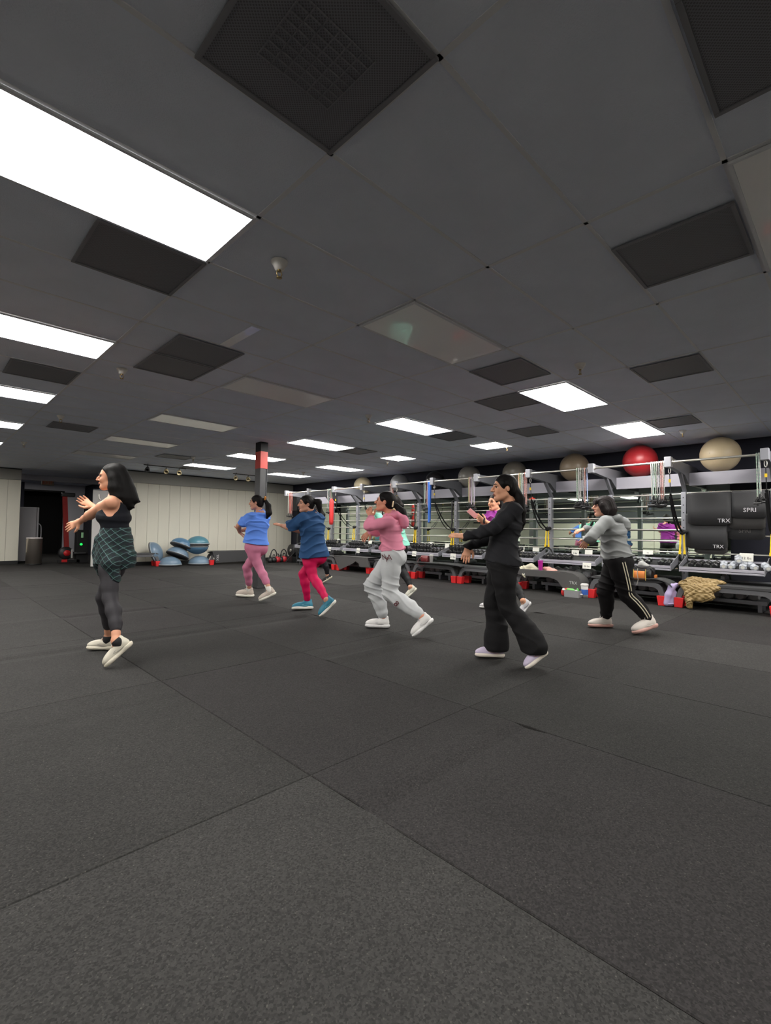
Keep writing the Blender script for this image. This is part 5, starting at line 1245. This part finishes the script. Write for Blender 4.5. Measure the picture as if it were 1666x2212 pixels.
    dsp = folds({'legging': .0015, 'jogger': .018, 'flare': .012, 'track': .012}[PT], {'legging': 20, 'jogger': 38, 'flare': 22, 'track': 30}[PT], UP+.55*RH, seed=P['id'].__hash__() % 7 if 0 else len(P['id']), amp2=.0008)
    soft_child('trousers', Q, pm, root, max(h, .007), disp=dsp)
    if P.get('stripes'):
        sm = mat('cream_stripe', (232, 220, 196), rough=.6)
        pts, rr = rec['N']
        for o_ in (-1, 1):
            cp_ = []; cr = []
            for i in range(len(pts)):
                ax_ = unit(pts[min(i+1, len(pts)-1)]-pts[max(i-1, 0)]); side = unit(-FH-ax_*(-FH @ ax_)); tan = unit(np.cross(ax_, side)); cp_.append(pts[i]+side*(rr[i]+.004)+tan*o_*.014); cr.append(.0048)
            cp_ = curve([tuple(c) for c in cp_], 5); child('side_stripe', MB().tube(cp_, .0058, 6), sm, root)
    # ---- socks
    if P.get('socks'):
        km = mat('sock_%s' % P['id'], P['socks'][0], rough=.8)
        for q in 'NF':
            A, Kq = feet[q][2], kn[q]; sk = Soft(); lo = P['socks'][1] < .05; u0 = A-SU[q]*.018 if lo else A+(Kq-A)*P['socks'][1]; sk.chain([u0, u0 if lo else A+(Kq-A)*.05, A-SU[q]*.02, A-SU[q]*.05], [.044 if P['socks'][1] > .2 else .036, .037, .038, .036], k=.02); soft_child('sock', sk, km, root, .006, disp=folds(.002, 60, UP, 1))
    # ---- top
    tm = P.get('tmat') or mat('top_%s' % P['id'], P['tcol'], rough=.85, var=.05, vscale=14, spec=.25)
    T_ = Soft(); tt = P['top']; hem = g('hem') if 'hem' in P else None
    e = {'tank': .006, 'tee': .020, 'sweat': .018, 'hoodie': .019}[tt]*P.get('loose', 1)
    if tt == 'tank':
        sp = unit(neck-pel); torso(T_, .007, low=False)
        T_.cone(waist+sp*.05, waist-sp*.06, (.129*bw, .098*bw), (.140*bw, .104*bw), np.array([L, F]), k=.03)
        for q, sh in ((1, shN), (-1, shF)): T_.ell(sh+L*q*.028-sp*.012, (.092, .092, .100), k=.008, cut=True).ell(sh+L*q*.045-sp*.05-F*.015, (.075, .075, .085), k=.008, cut=True)
        T_.cap(neck-sp*.01+F*.02, C-hU*.03, .074, .07, k=.006, cut=True).ell(neck-F*.10-sp*.02, (.07, .07, .06), k=.006, cut=True)
    else:
        torso(T_, e, low=False, hem=hem, fl=P.get('flare', .0))
        sl = P.get('sleeve', 2.0)
        for q in 'NF':
            pts, rr = armc(T_, q, e*.9 if sl > 1.5 else e*1.05, t1=sl)
            if sl < 1: T_.cap(pts[-2], pts[-1], rr[-2]+.004, rr[-1]+.010, k=.015)
        T_.cap(neck-UP*.015, neck+(C-neck)*.12, .062, .058, k=.02)
        for q in 'NF':
            if sl < 1:
                ax_ = unit(arm[q][1]-arm[q][0]); T_.cap(arm[q][0]+ax_*np.linalg.norm(arm[q][1]-arm[q][0])*(sl+.10), arm[q][1], .055, .05, k=.004, cut=True)
        T_.cap(neck+(C-neck)*.22, C-hU*.03, .052, .056, k=.004, cut=True)
        if hem is not None: ax_ = unit(waist-hem)
    if tt == 'hoodie':
        bkd = -F; HD = Soft(); HD.chain([neck+L*.085+F*.02-UP*.01, neck+L*.07+bkd*.07-UP*.0, neck+bkd*.115-UP*.035, neck-L*.07+bkd*.07-UP*.0, neck-L*.085+F*.02-UP*.01], [.022, .036, .042, .036, .022], k=.03).ell(neck+bkd*.145-UP*.085, (.055, .060, .075), k=.04)
        HD.cap(neck-UP*.03, neck+(C-neck)*.3, .062, .056, k=.01, cut=True)
        soft_child('hood', HD, tm, root, max(h, .006), disp=folds(.012, 60, UP, 4, .001))
    amp = {'tank': .005, 'tee': .024, 'sweat': .025, 'hoodie': .027}[tt]
    nm = {'tank': 'tank_top', 'tee': 't_shirt', 'sweat': 'sweatshirt', 'hoodie': 'hoodie'}[tt]
    to = soft_child(nm, T_, tm, root, max(h, .007), disp=folds(amp, {'tee': 27, 'tank': 34}.get(tt, 32), UP*.8+P.get('fd', .35)*RH, seed=len(P['id'])+2, amp2=.0008))
    if tt in ('sweat', 'hoodie'):       # ribbed cuffs and waistband
        for q in 'NF':
            A_, E_, W_ = arm[q][:3]; ax_ = unit(W_-E_); cu = Soft(); cu.cap(W_-ax_*.05, W_-ax_*.004, .036, .034, k=.0); soft_child('cuff', cu, tm, root, .006)
        wb_ = Soft(); ax_ = unit(waist-hem); fe = e+P.get('flare', 0); B1 = np.array([L, F])
        wb_.cone(hem-ax_*.012, hem+ax_*.045, ((.153+fe)*bw, (.108+fe)*bw), ((.157+fe)*bw, (.111+fe)*bw), B1, k=0); soft_child('waistband', wb_, tm, root, .007)
    # ---- shoes
    c = P['shoes']; n_ = P['id']
    mu, ms, ml, mt = (mat('shoe%d_%s' % (i, n_), c[i], rough=.55) for i in range(4))
    for q in 'NF':
        H, T, A = feet[q]; shoe(root, H, T, A, mu, ms, ml, mt)
    return root, dict(F=F, L=L, neck=neck, chest=chest, waist=waist, pel=pel, arm=arm, kn=kn, feet=feet, C=C, hF=hF, hL=hL, hU=hU, hp=hp)

from mathutils.bvhtree import BVHTree
def surf(root, part, px, py):
    "point and outward normal of a garment, found on the mesh itself"
    o = [c for c in root.children if c.name.split('.')[0] == part][0]; me = o.data
    t = BVHTree.FromPolygons([v.co[:] for v in me.vertices], [p.vertices[:] for p in me.polygons])
    r = Vector(_ray(px, py)); hit, n, i, d_ = t.ray_cast(Vector((0, 0, EYE))-root.location, r.normalized())
    if hit is None: return Vector(at(px, py, 5)), -r.normalized()
    if n.dot(r) > 0: n = -n
    return hit+root.location, n
def print_on(root, part, px, py, txt, size, m, name, roll=0.0):
    p, n = surf(root, part, px, py); ey = Vector(UP)-n*n.z; ey.normalize(); ex = ey.cross(n); c_, s_ = math.cos(roll), math.sin(roll); ex, ey = ex*c_+ey*s_, ey*c_-ex*s_
    text_on(txt, size, m, p+n*.010, ex, ey, root, name)
BR = (176, 120, 92); HAIR = (30, 24, 24)
def lady():
    P = dict(id='tank', d=4.15, a=32, ha=12, skin=(214, 154, 124), hair=(26, 23, 24), h=.005, style='loose', nose=.9, lips=(170, 96, 88), bw=.93, bust=.05, hs=.97,
        head=(240, 1030, 0), neck=(254, 1072, 0), chest=(249, 1108, 0), waist=(248, 1150, 0), pel=(248, 1196, 0),
        shN=(240, 1085, -.13), elN=(203, 1107, .04), wrN=(173, 1126, .16), tiN=(146, 1139, .16), palmN=(0, -.25, .95), curlN=.1, armw=1.16,
        shF=(258, 1084, .13), elF=(222, 1106, .32), wrF=(200, 1094, .42), tiF=(178, 1080, .42), palmF=(.2, .3, -.9), curlF=.45, spread=.26, thN=-1,
        knN=(238, 1293, -.20), knF=(223, 1290, .03), anN=(257, 1371, -.03), anF=(243, 1366, .02), toeN=(232, 1441), heelN=(288, 1391, .08), toeF=(192, 1402), heelF=(246, 1403),
        top='tank', tcol=(24, 25, 32), legs='legging', pcol=(52, 50, 54), plen=1.72, socks=((24, 24, 26), .03), shoes=[(206, 200, 184), (220, 212, 194), (216, 212, 200), (150, 146, 138)])
    r, q = person(P, 'woman in black tank top with plaid shirt tied at her waist, leftmost')
    d = P['d']; k = lambda x, y, o=0: K(d, x, y, o)
    m = bpy.data.materials.new('green_plaid'); m.use_nodes = True; N = m.node_tree.nodes; Lk = m.node_tree.links; b = N['Principled BSDF']; b.inputs['Roughness'].default_value = .85
    tc = N.new('ShaderNodeTexCoord')
    def line(v, off, w_, pitch=.044):
        dt = N.new('ShaderNodeVectorMath'); dt.operation = 'DOT_PRODUCT'; dt.inputs[1].default_value = tuple(v/pitch); Lk.new(tc.outputs['Object'], dt.inputs[0])
        ad = N.new('ShaderNodeMath'); ad.inputs[1].default_value = off; Lk.new(dt.outputs['Value'], ad.inputs[0])
        fr = N.new('ShaderNodeMath'); fr.operation = 'FRACT'; Lk.new(ad.outputs[0], fr.inputs[0]); lt = N.new('ShaderNodeMath'); lt.operation = 'LESS_THAN'; lt.inputs[1].default_value = w_; Lk.new(fr.outputs[0], lt.inputs[0]); return lt.outputs[0]
    v1 = unit(RH*.75+UP*.66); v2 = unit(-RH*.66+UP*.75)
    def mixc(f, a_, b_):
        mx = N.new('ShaderNodeMix'); mx.data_type = 'RGBA'; Lk.new(f, mx.inputs['Factor'])
        for nme, v in (('A', a_), ('B', b_)):
            if isinstance(v, tuple): mx.inputs[nme].default_value = v
            else: Lk.new(v, mx.inputs[nme])
        return mx.outputs['Result']
    base = mixc(line(v1, .5, .42), RGB((26, 50, 46)), RGB((20, 26, 36))); base = mixc(line(v2, .5, .42), base, RGB((18, 30, 34)))
    c1 = mixc(line(v1, 0, .09), base, RGB((84, 112, 114))); c2 = mixc(line(v2, 0, .09), c1, RGB((84, 112, 114))); Lk.new(c2, b.inputs['Base Color'])
    S_ = Soft(); F, L = q['F'], q['L']; B = np.array([L, F])
    S_.cone(k(250, 1139), k(249, 1165), (.136, .112), (.150, .125), B, k=.02).cone(k(249, 1160), k(250, 1215), (.150, .125), (.182, .158), B, k=.03)
    S_.cone(k(272, 1195, -.02), k(276, 1228, -.02), (.10, .08), (.085, .05), B, k=.03)
    S_.chain([k(222, 1162, -.12), k(240, 1215, -.17), k(246, 1250, -.15), k(250, 1273, -.14)], [.05, .062, .045, .012], k=.03)
    S_.chain([k(216, 1166, -.05), k(212, 1195, -.04), k(214, 1222, -.06), k(218, 1238, -.06)], [.045, .044, .040, .030], k=.02)
    S_.chain([k(228, 1160, -.10), k(226, 1200, -.13), k(232, 1232, -.16)], [.03, .045, .03], k=.02).ell(k(219, 1163, -.09), (.035, .035, .035), k=.01)
    S_.ell(q['pel']-UP*.16+F*.02, (.10, .10, .10), k=.01, cut=True)
    soft_child('tied_plaid_shirt', S_, m, r, .006, disp=folds(.010, 30, RH+.5*UP, 4, .001))
    return r
def blue():
    P = dict(id='blue', d=7.5, a=52, ha=12, skin=(199, 142, 118), hair=HAIR, h=.0065, style='pony', bw=1.12, nose=.8,
        head=(554, 1085, 0), neck=(563, 1108, 0), chest=(557, 1127, 0), waist=(554, 1152, 0), pel=(553, 1180, 0), hem=(552, 1174, 0),
        shN=(544, 1116, -.12), elN=(515, 1136, -.02), wrN=(518, 1149, .10), tiN=(526, 1160, .12), palmN=(.9, 0, .2),
        shF=(574, 1116, .12), elF=(545, 1140, .30), wrF=(524, 1146, .25), tiF=(512, 1142, .22), palmF=(0, .9, 0),
        knN=(561, 1228, -.10), knF=(533, 1226, .06), anN=(578, 1270, -.02), anF=(541, 1272, .02), toeN=(562, 1299), heelN=(597, 1283, .05), toeF=(508, 1287), heelF=(549, 1290),
        top='tee', tcol=(98, 142, 232), sleeve=.62, loose=1.15, legs='legging', pcol=(192, 116, 144), plen=1.70, socks=((226, 222, 214), .36),
        shoes=[(190, 178, 166), (232, 228, 216), (200, 190, 178), (170, 160, 150)], pony=[(572, 1078, 0), (580, 1092, 0), (581, 1108, 0), (577, 1119, 0)], ponyr=[.022, .040, .048, .018], tie=((573, 1077, 0), (206, 130, 40)), fd=.1)
    return person(P, 'woman in blue t-shirt and mauve leggings standing before the post')
def navy():
    P = dict(id='navy', d=6.5, a=56, ha=-18, skin=(201, 146, 122), hair=HAIR, h=.0065, style='pony', bw=1.06, nose=.9,
        head=(661, 1088, 0), neck=(675, 1112, 0), chest=(674, 1136, 0), waist=(676, 1166, 0), pel=(678, 1198, 0), hem=(678, 1203, 0),
        shN=(655, 1120, -.12), elN=(624, 1139, -.08), wrN=(612, 1136, .12), tiN=(598, 1132, .14), palmN=(0, -.9, .3), curlN=.1,
        shF=(690, 1120, .13), elF=(655, 1147, .28), wrF=(634, 1145, .22), tiF=(616, 1140, .2), palmF=(0, .9, 0),
        knN=(676, 1246, -.12), knF=(655, 1240, .06), anN=(708, 1298, -.02), anF=(664, 1300, .02), toeN=(694, 1332), heelN=(727, 1300, .05), toeF=(632, 1317), heelF=(676, 1316),
        top='tee', tcol=(42, 76, 118), sleeve=.78, loose=1.3, legs='legging', pcol=(196, 12, 78), plen=1.94, flare=.012,
        shoes=[(40, 116, 140), (226, 222, 212), (60, 140, 160), (110, 170, 180)], pony=[(680, 1082, .02), (688, 1085, .02), (690, 1095, .02), (691, 1107, .02)], ponyr=[.03, .045, .035, .014], fd=-.3)
    return person(P, 'woman in navy t-shirt and crimson leggings reaching left')
def pink():
    P = dict(id='pink', d=5.35, a=14, ha=8, tilt=8, skin=(208, 142, 116), hair=HAIR, h=.0055, style='pony', bw=.98, nose=1.0,
        head=(832, 1083, 0), neck=(846, 1112, 0), chest=(843, 1134, 0), waist=(846, 1164, 0), pel=(849, 1198, 0), hem=(848, 1188, 0),
        shN=(840, 1127, -.15), elN=(796, 1137, -.24), wrN=(802, 1119, -.06), tiN=(797, 1101, -.02), palmN=(.2, .1, .9), curlN=.35,
        shF=(836, 1125, .16), elF=(818, 1148, .26), wrF=(800, 1147, .20), tiF=(784, 1164, .2), palmF=(.3, -.3, .8), curlF=.2, spread=.2, thF=-1,
        knN=(843, 1283, -.12), knF=(803, 1265, .10), anN=(904, 1333, -.0), anF=(823, 1333, .02), toeN=(895, 1376), heelN=(937, 1341, .06), toeF=(791, 1354), heelF=(841, 1356),
        top='hoodie', tcol=(222, 138, 162), legs='jogger', pcol=(192, 194, 196), loose=1.0, flare=-.004,
        shoes=[(226, 224, 222), (228, 226, 226), (190, 188, 190), (176, 172, 176)], pony=[(856, 1092, 0), (868, 1106, -.02), (874, 1120, -.02), (871, 1127, -.02)], ponyr=[.030, .046, .040, .016], fd=.2)
    r, q = person(P, 'woman in dusty pink hoodie and light grey joggers, mid-photo')
    mk = mat('maroon_print', (92, 34, 40), rough=.7)
    print_on(r, 'trousers', 831, 1203, 'N', .085, mk, 'embroidered_letter', .2); print_on(r, 'trousers', 836, 1209, 'Y', .07, mk, 'embroidered_letter', .1); print_on(r, 'trousers', 841, 1205, 'A', .085, mk, 'embroidered_letter', .1)
    print_on(r, 'trousers', 857, 1304, '8', .095, mk, 'embroidered_number', -.75)
    ci = MB().tube([K(5.35, 848, 1095, -.09), K(5.35, 849, 1088, -.085), K(5.35, 850, 1083, -.06)], .008, 6)
    child('hair_clip', ci, mat('cream_clip', (220, 196, 160), rough=.4), r)
def teal():
    P = dict(id='teal', d=8.1, a=6, skin=(241, 177, 146), hair=(34, 28, 26), h=.0075, style='pony', bw=1.18,
        head=(850, 1085, 0), neck=(860, 1108, 0), chest=(855, 1128, 0), waist=(856, 1152, 0), pel=(860, 1182, 0), hem=(859, 1178, 0),
        shN=(850, 1118, -.17), elN=(832, 1128, -.14), wrN=(815, 1113, -.05), tiN=(800, 1104, 0), palmN=(0, -.9, .3), curlN=.4,
        shF=(850, 1118, .17), elF=(832, 1132, .2), wrF=(812, 1118, .16), tiF=(801, 1124, .1), palmF=(0, -.3, .9),
        knN=(868, 1232, -.08), knF=(838, 1230, .08), anN=(889, 1268, -.02), anF=(838, 1272, .02), toeN=(879, 1292), heelN=(901, 1273, .05), toeF=(819, 1283), heelF=(848, 1285),
        top='sweat', tcol=(138, 206, 186), legs='legging', pcol=(28, 28, 30), plen=1.9, loose=1.3, belly=1, flare=.02,
        shoes=[(206, 204, 190), (216, 214, 200), (200, 200, 190), (140, 140, 130)], pony=[(862, 1080, 0), (867, 1092, 0), (867, 1106, 0)], ponyr=[.03, .045, .02])
    return person(P, 'woman in mint green top mostly hidden behind the pink-hooded woman')
def white():
    P = dict(id='white', d=9.9, a=4, skin=(221, 166, 138), hair=(30, 24, 22), h=.008, style='pony', bw=1.0,
        head=(684, 1104, 0), neck=(689, 1122, 0), chest=(687, 1136, 0), waist=(686, 1158, 0), pel=(690, 1180, 0), hem=(689, 1174, 0),
        shN=(685, 1129, -.16), elN=(672, 1142, -.2), wrN=(660, 1136, -.1), tiN=(650, 1132, 0), palmN=(0, -.9, .3),
        shF=(685, 1129, .16), elF=(672, 1144, .2), wrF=(661, 1140, .1), tiF=(650, 1142, 0), palmF=(0, -.9, .3),
        knN=(700, 1216, -.08), knF=(676, 1216, .08), anN=(711, 1243, -.02), anF=(678, 1247, .02), toeN=(698, 1259), heelN=(718, 1247, .05), toeF=(664, 1256), heelF=(684, 1257),
        top='tee', tcol=(214, 214, 206), sleeve=.7, legs='legging', pcol=(38, 38, 42), plen=1.9, loose=1.2,
        shoes=[(40, 42, 44), (214, 206, 184), (60, 60, 60), (230, 226, 214)], pony=[(693, 1100, 0), (698, 1112, 0), (699, 1126, 0)], ponyr=[.03, .045, .02])
    return person(P, 'woman in black leggings almost wholly hidden behind the navy shirt')
def black():
    P = dict(id='black', d=4.15, a=0, ha=-18, skin=(221, 162, 131), hair=(26, 20, 20), h=.005, style='pony', bw=1.0, nose=1.2, lips=(150, 84, 76),
        head=(1089, 1053, 0), neck=(1106, 1094, 0), chest=(1099, 1125, 0), waist=(1088, 1168, 0), pel=(1084, 1214, 0), hem=(1083, 1216, 0),
        shN=(1112, 1101, -.14), elN=(1066, 1142, -.18), wrN=(1006, 1160, -.06), tiN=(983, 1156, -.02), palmN=(0, -.9, .5), curlN=.2,
        shF=(1100, 1101, .15), elF=(1060, 1162, .22), wrF=(1012, 1180, .14), tiF=(1006, 1206, .12), palmF=(.2, 0, .9), curlF=.15, spread=.22, thF=-1,
        knN=(1098, 1312, -.12), knF=(1064, 1302, .08), anN=(1152, 1408, -.0), anF=(1070, 1400, .02), toeN=(1140, 1446), heelN=(1184, 1412, .08), toeF=(1029, 1418), heelF=(1089, 1420),
        top='sweat', tcol=(36, 36, 40), legs='flare', pcol=(22, 21, 23), loose=1.05, flare=.004,
        shoes=[(196, 184, 208), (232, 222, 210), (206, 206, 214), (208, 164, 172)], pony=[(1112, 1052, 0), (1124, 1078, -.03), (1128, 1105, -.05), (1130, 1128, -.06), (1128, 1146, -.06)], ponyr=[.030, .038, .034, .022, .006], fd=.4)
    r, q = person(P, 'smiling woman in black sweatshirt and flared black trousers')
    print_on(r, 'sweatshirt', 1068, 1122, 'III', .035, mat('blue_print', (110, 140, 170), rough=.6), 'chest_print', 1.2)
def purple():
    P = dict(id='purple', d=6.7, a=-31, ha=-43, skin=(226, 166, 133), hair=(34, 26, 24), h=.0065, style='pony', bw=1.0,
        head=(1069, 1085, 0), neck=(1076, 1108, 0), chest=(1076, 1127, 0), waist=(1080, 1155, 0), pel=(1082, 1185, 0), hem=(1082, 1184, 0),
        shN=(1080, 1118, -.15), elN=(1078, 1142, -.25), wrN=(1050, 1127, -.26), tiN=(1028, 1115, -.22), palmN=(0, .5, .8), curlN=.5,
        shF=(1058, 1114, .12), elF=(1050, 1138, .10), wrF=(1040, 1124, -.02), tiF=(1026, 1110, -.10), palmF=(0, .3, -.9), curlF=.3,
        knN=(1110, 1262, -.05), knF=(1070, 1255, .1), anN=(1134, 1300, -.02), anF=(1060, 1302, .02), toeN=(1126, 1328), heelN=(1147, 1304, .05), toeF=(1038, 1313), heelF=(1072, 1315),
        top='tee', tcol=(150, 54, 150), sleeve=.6, legs='legging', pcol=(30, 30, 32), plen=1.92,
        shoes=[(206, 204, 208), (226, 224, 224), (200, 200, 206), (120, 124, 134)], pony=[(1080, 1082, 0), (1086, 1094, 0), (1087, 1106, 0)], ponyr=[.03, .04, .02])
    r, q = person(P, 'woman in purple top holding a phone behind the woman in black')
    child('wristwatch', MB().tube([K(6.7, 1047, 1120, -.28), K(6.7, 1045.5, 1125, -.31), K(6.7, 1046, 1130, -.27)], .012, 8), mat('watch_strap', (30, 30, 34)), r)
    ph = K(6.7, 1021, 1109, -.20)
    t = thing('mobile_phone', 'phone in pink case held up by the woman in purple', 'phone', ph)
    R_ = Matrix((Vector(unit(RH*.75-UP*.65)), Vector(unit(FH)), Vector(unit(RH*.65+UP*.75)))).transposed()
    MB().box((0, 0, 0), (.145, .010, .072), rot=R_).build('phone_case', mat('pink_case', (206, 140, 140), rough=.4), t, bevel=.003)
    MB().box(tuple(-FH*.0065*-1), (.130, .002, .064), rot=R_).build('phone_screen', m_black, t)
def grey():
    P = dict(id='grey', d=5.5, a=-3, ha=-20, skin=(232, 173, 146), hair=(52, 42, 42), h=.0055, style='bob', bw=1.14, nose=.7, lips=(190, 110, 104), hs=1.0,
        head=(1302, 1093, 0), neck=(1321, 1119, 0), chest=(1324, 1142, 0), waist=(1326, 1172, 0), pel=(1334, 1208, 0), hem=(1331, 1202, 0),
        shN=(1308, 1128, -.16), elN=(1276, 1162, -.24), wrN=(1269, 1164, -.0), tiN=(1262, 1178, .04), palmN=(.3, 0, .9), curlN=.3,
        shF=(1316, 1126, .17), elF=(1295, 1152, .28), wrF=(1266, 1143, .20), tiF=(1240, 1148, .2), palmF=(.1, -.9, .2), curlF=.45, thF=1,
        knN=(1356, 1286, -.10), knF=(1307, 1277, .10), anN=(1394, 1339, -.0), anF=(1311, 1334, .02), toeN=(1370, 1370), heelN=(1420, 1354, .07), toeF=(1273, 1354), heelF=(1323, 1355),
        top='hoodie', tcol=(142, 144, 144), legs='track', pcol=(22, 20, 22), stripes=True, loose=1.1, flare=.0,
        shoes=[(218, 210, 202), (204, 158, 148), (210, 204, 196), (220, 212, 204)], fd=.3)
    r, q = person(P, 'woman in grey hoodie and striped black track trousers, rightmost')
    hp = q['hp']; g = MB()
    for s_ in (-1, 1): g.tube([hp(.092, s_*.033+.019*math.cos(a_), -.004+.016*math.sin(a_)) for a_ in np.linspace(0, 2*PI, 13)], .0016, 5).tube([hp(.088, s_*.052, .0), hp(.0, s_*.078, .0)], .0016, 5)
    g.tube([hp(.094, -.014, 0), hp(.094, .014, 0)], .0016, 5); child('glasses', g, mat('dark_red_frame', (96, 40, 40), rough=.4), r)
for f_ in (lady, blue, navy, pink, teal, white, black, purple, grey): f_()
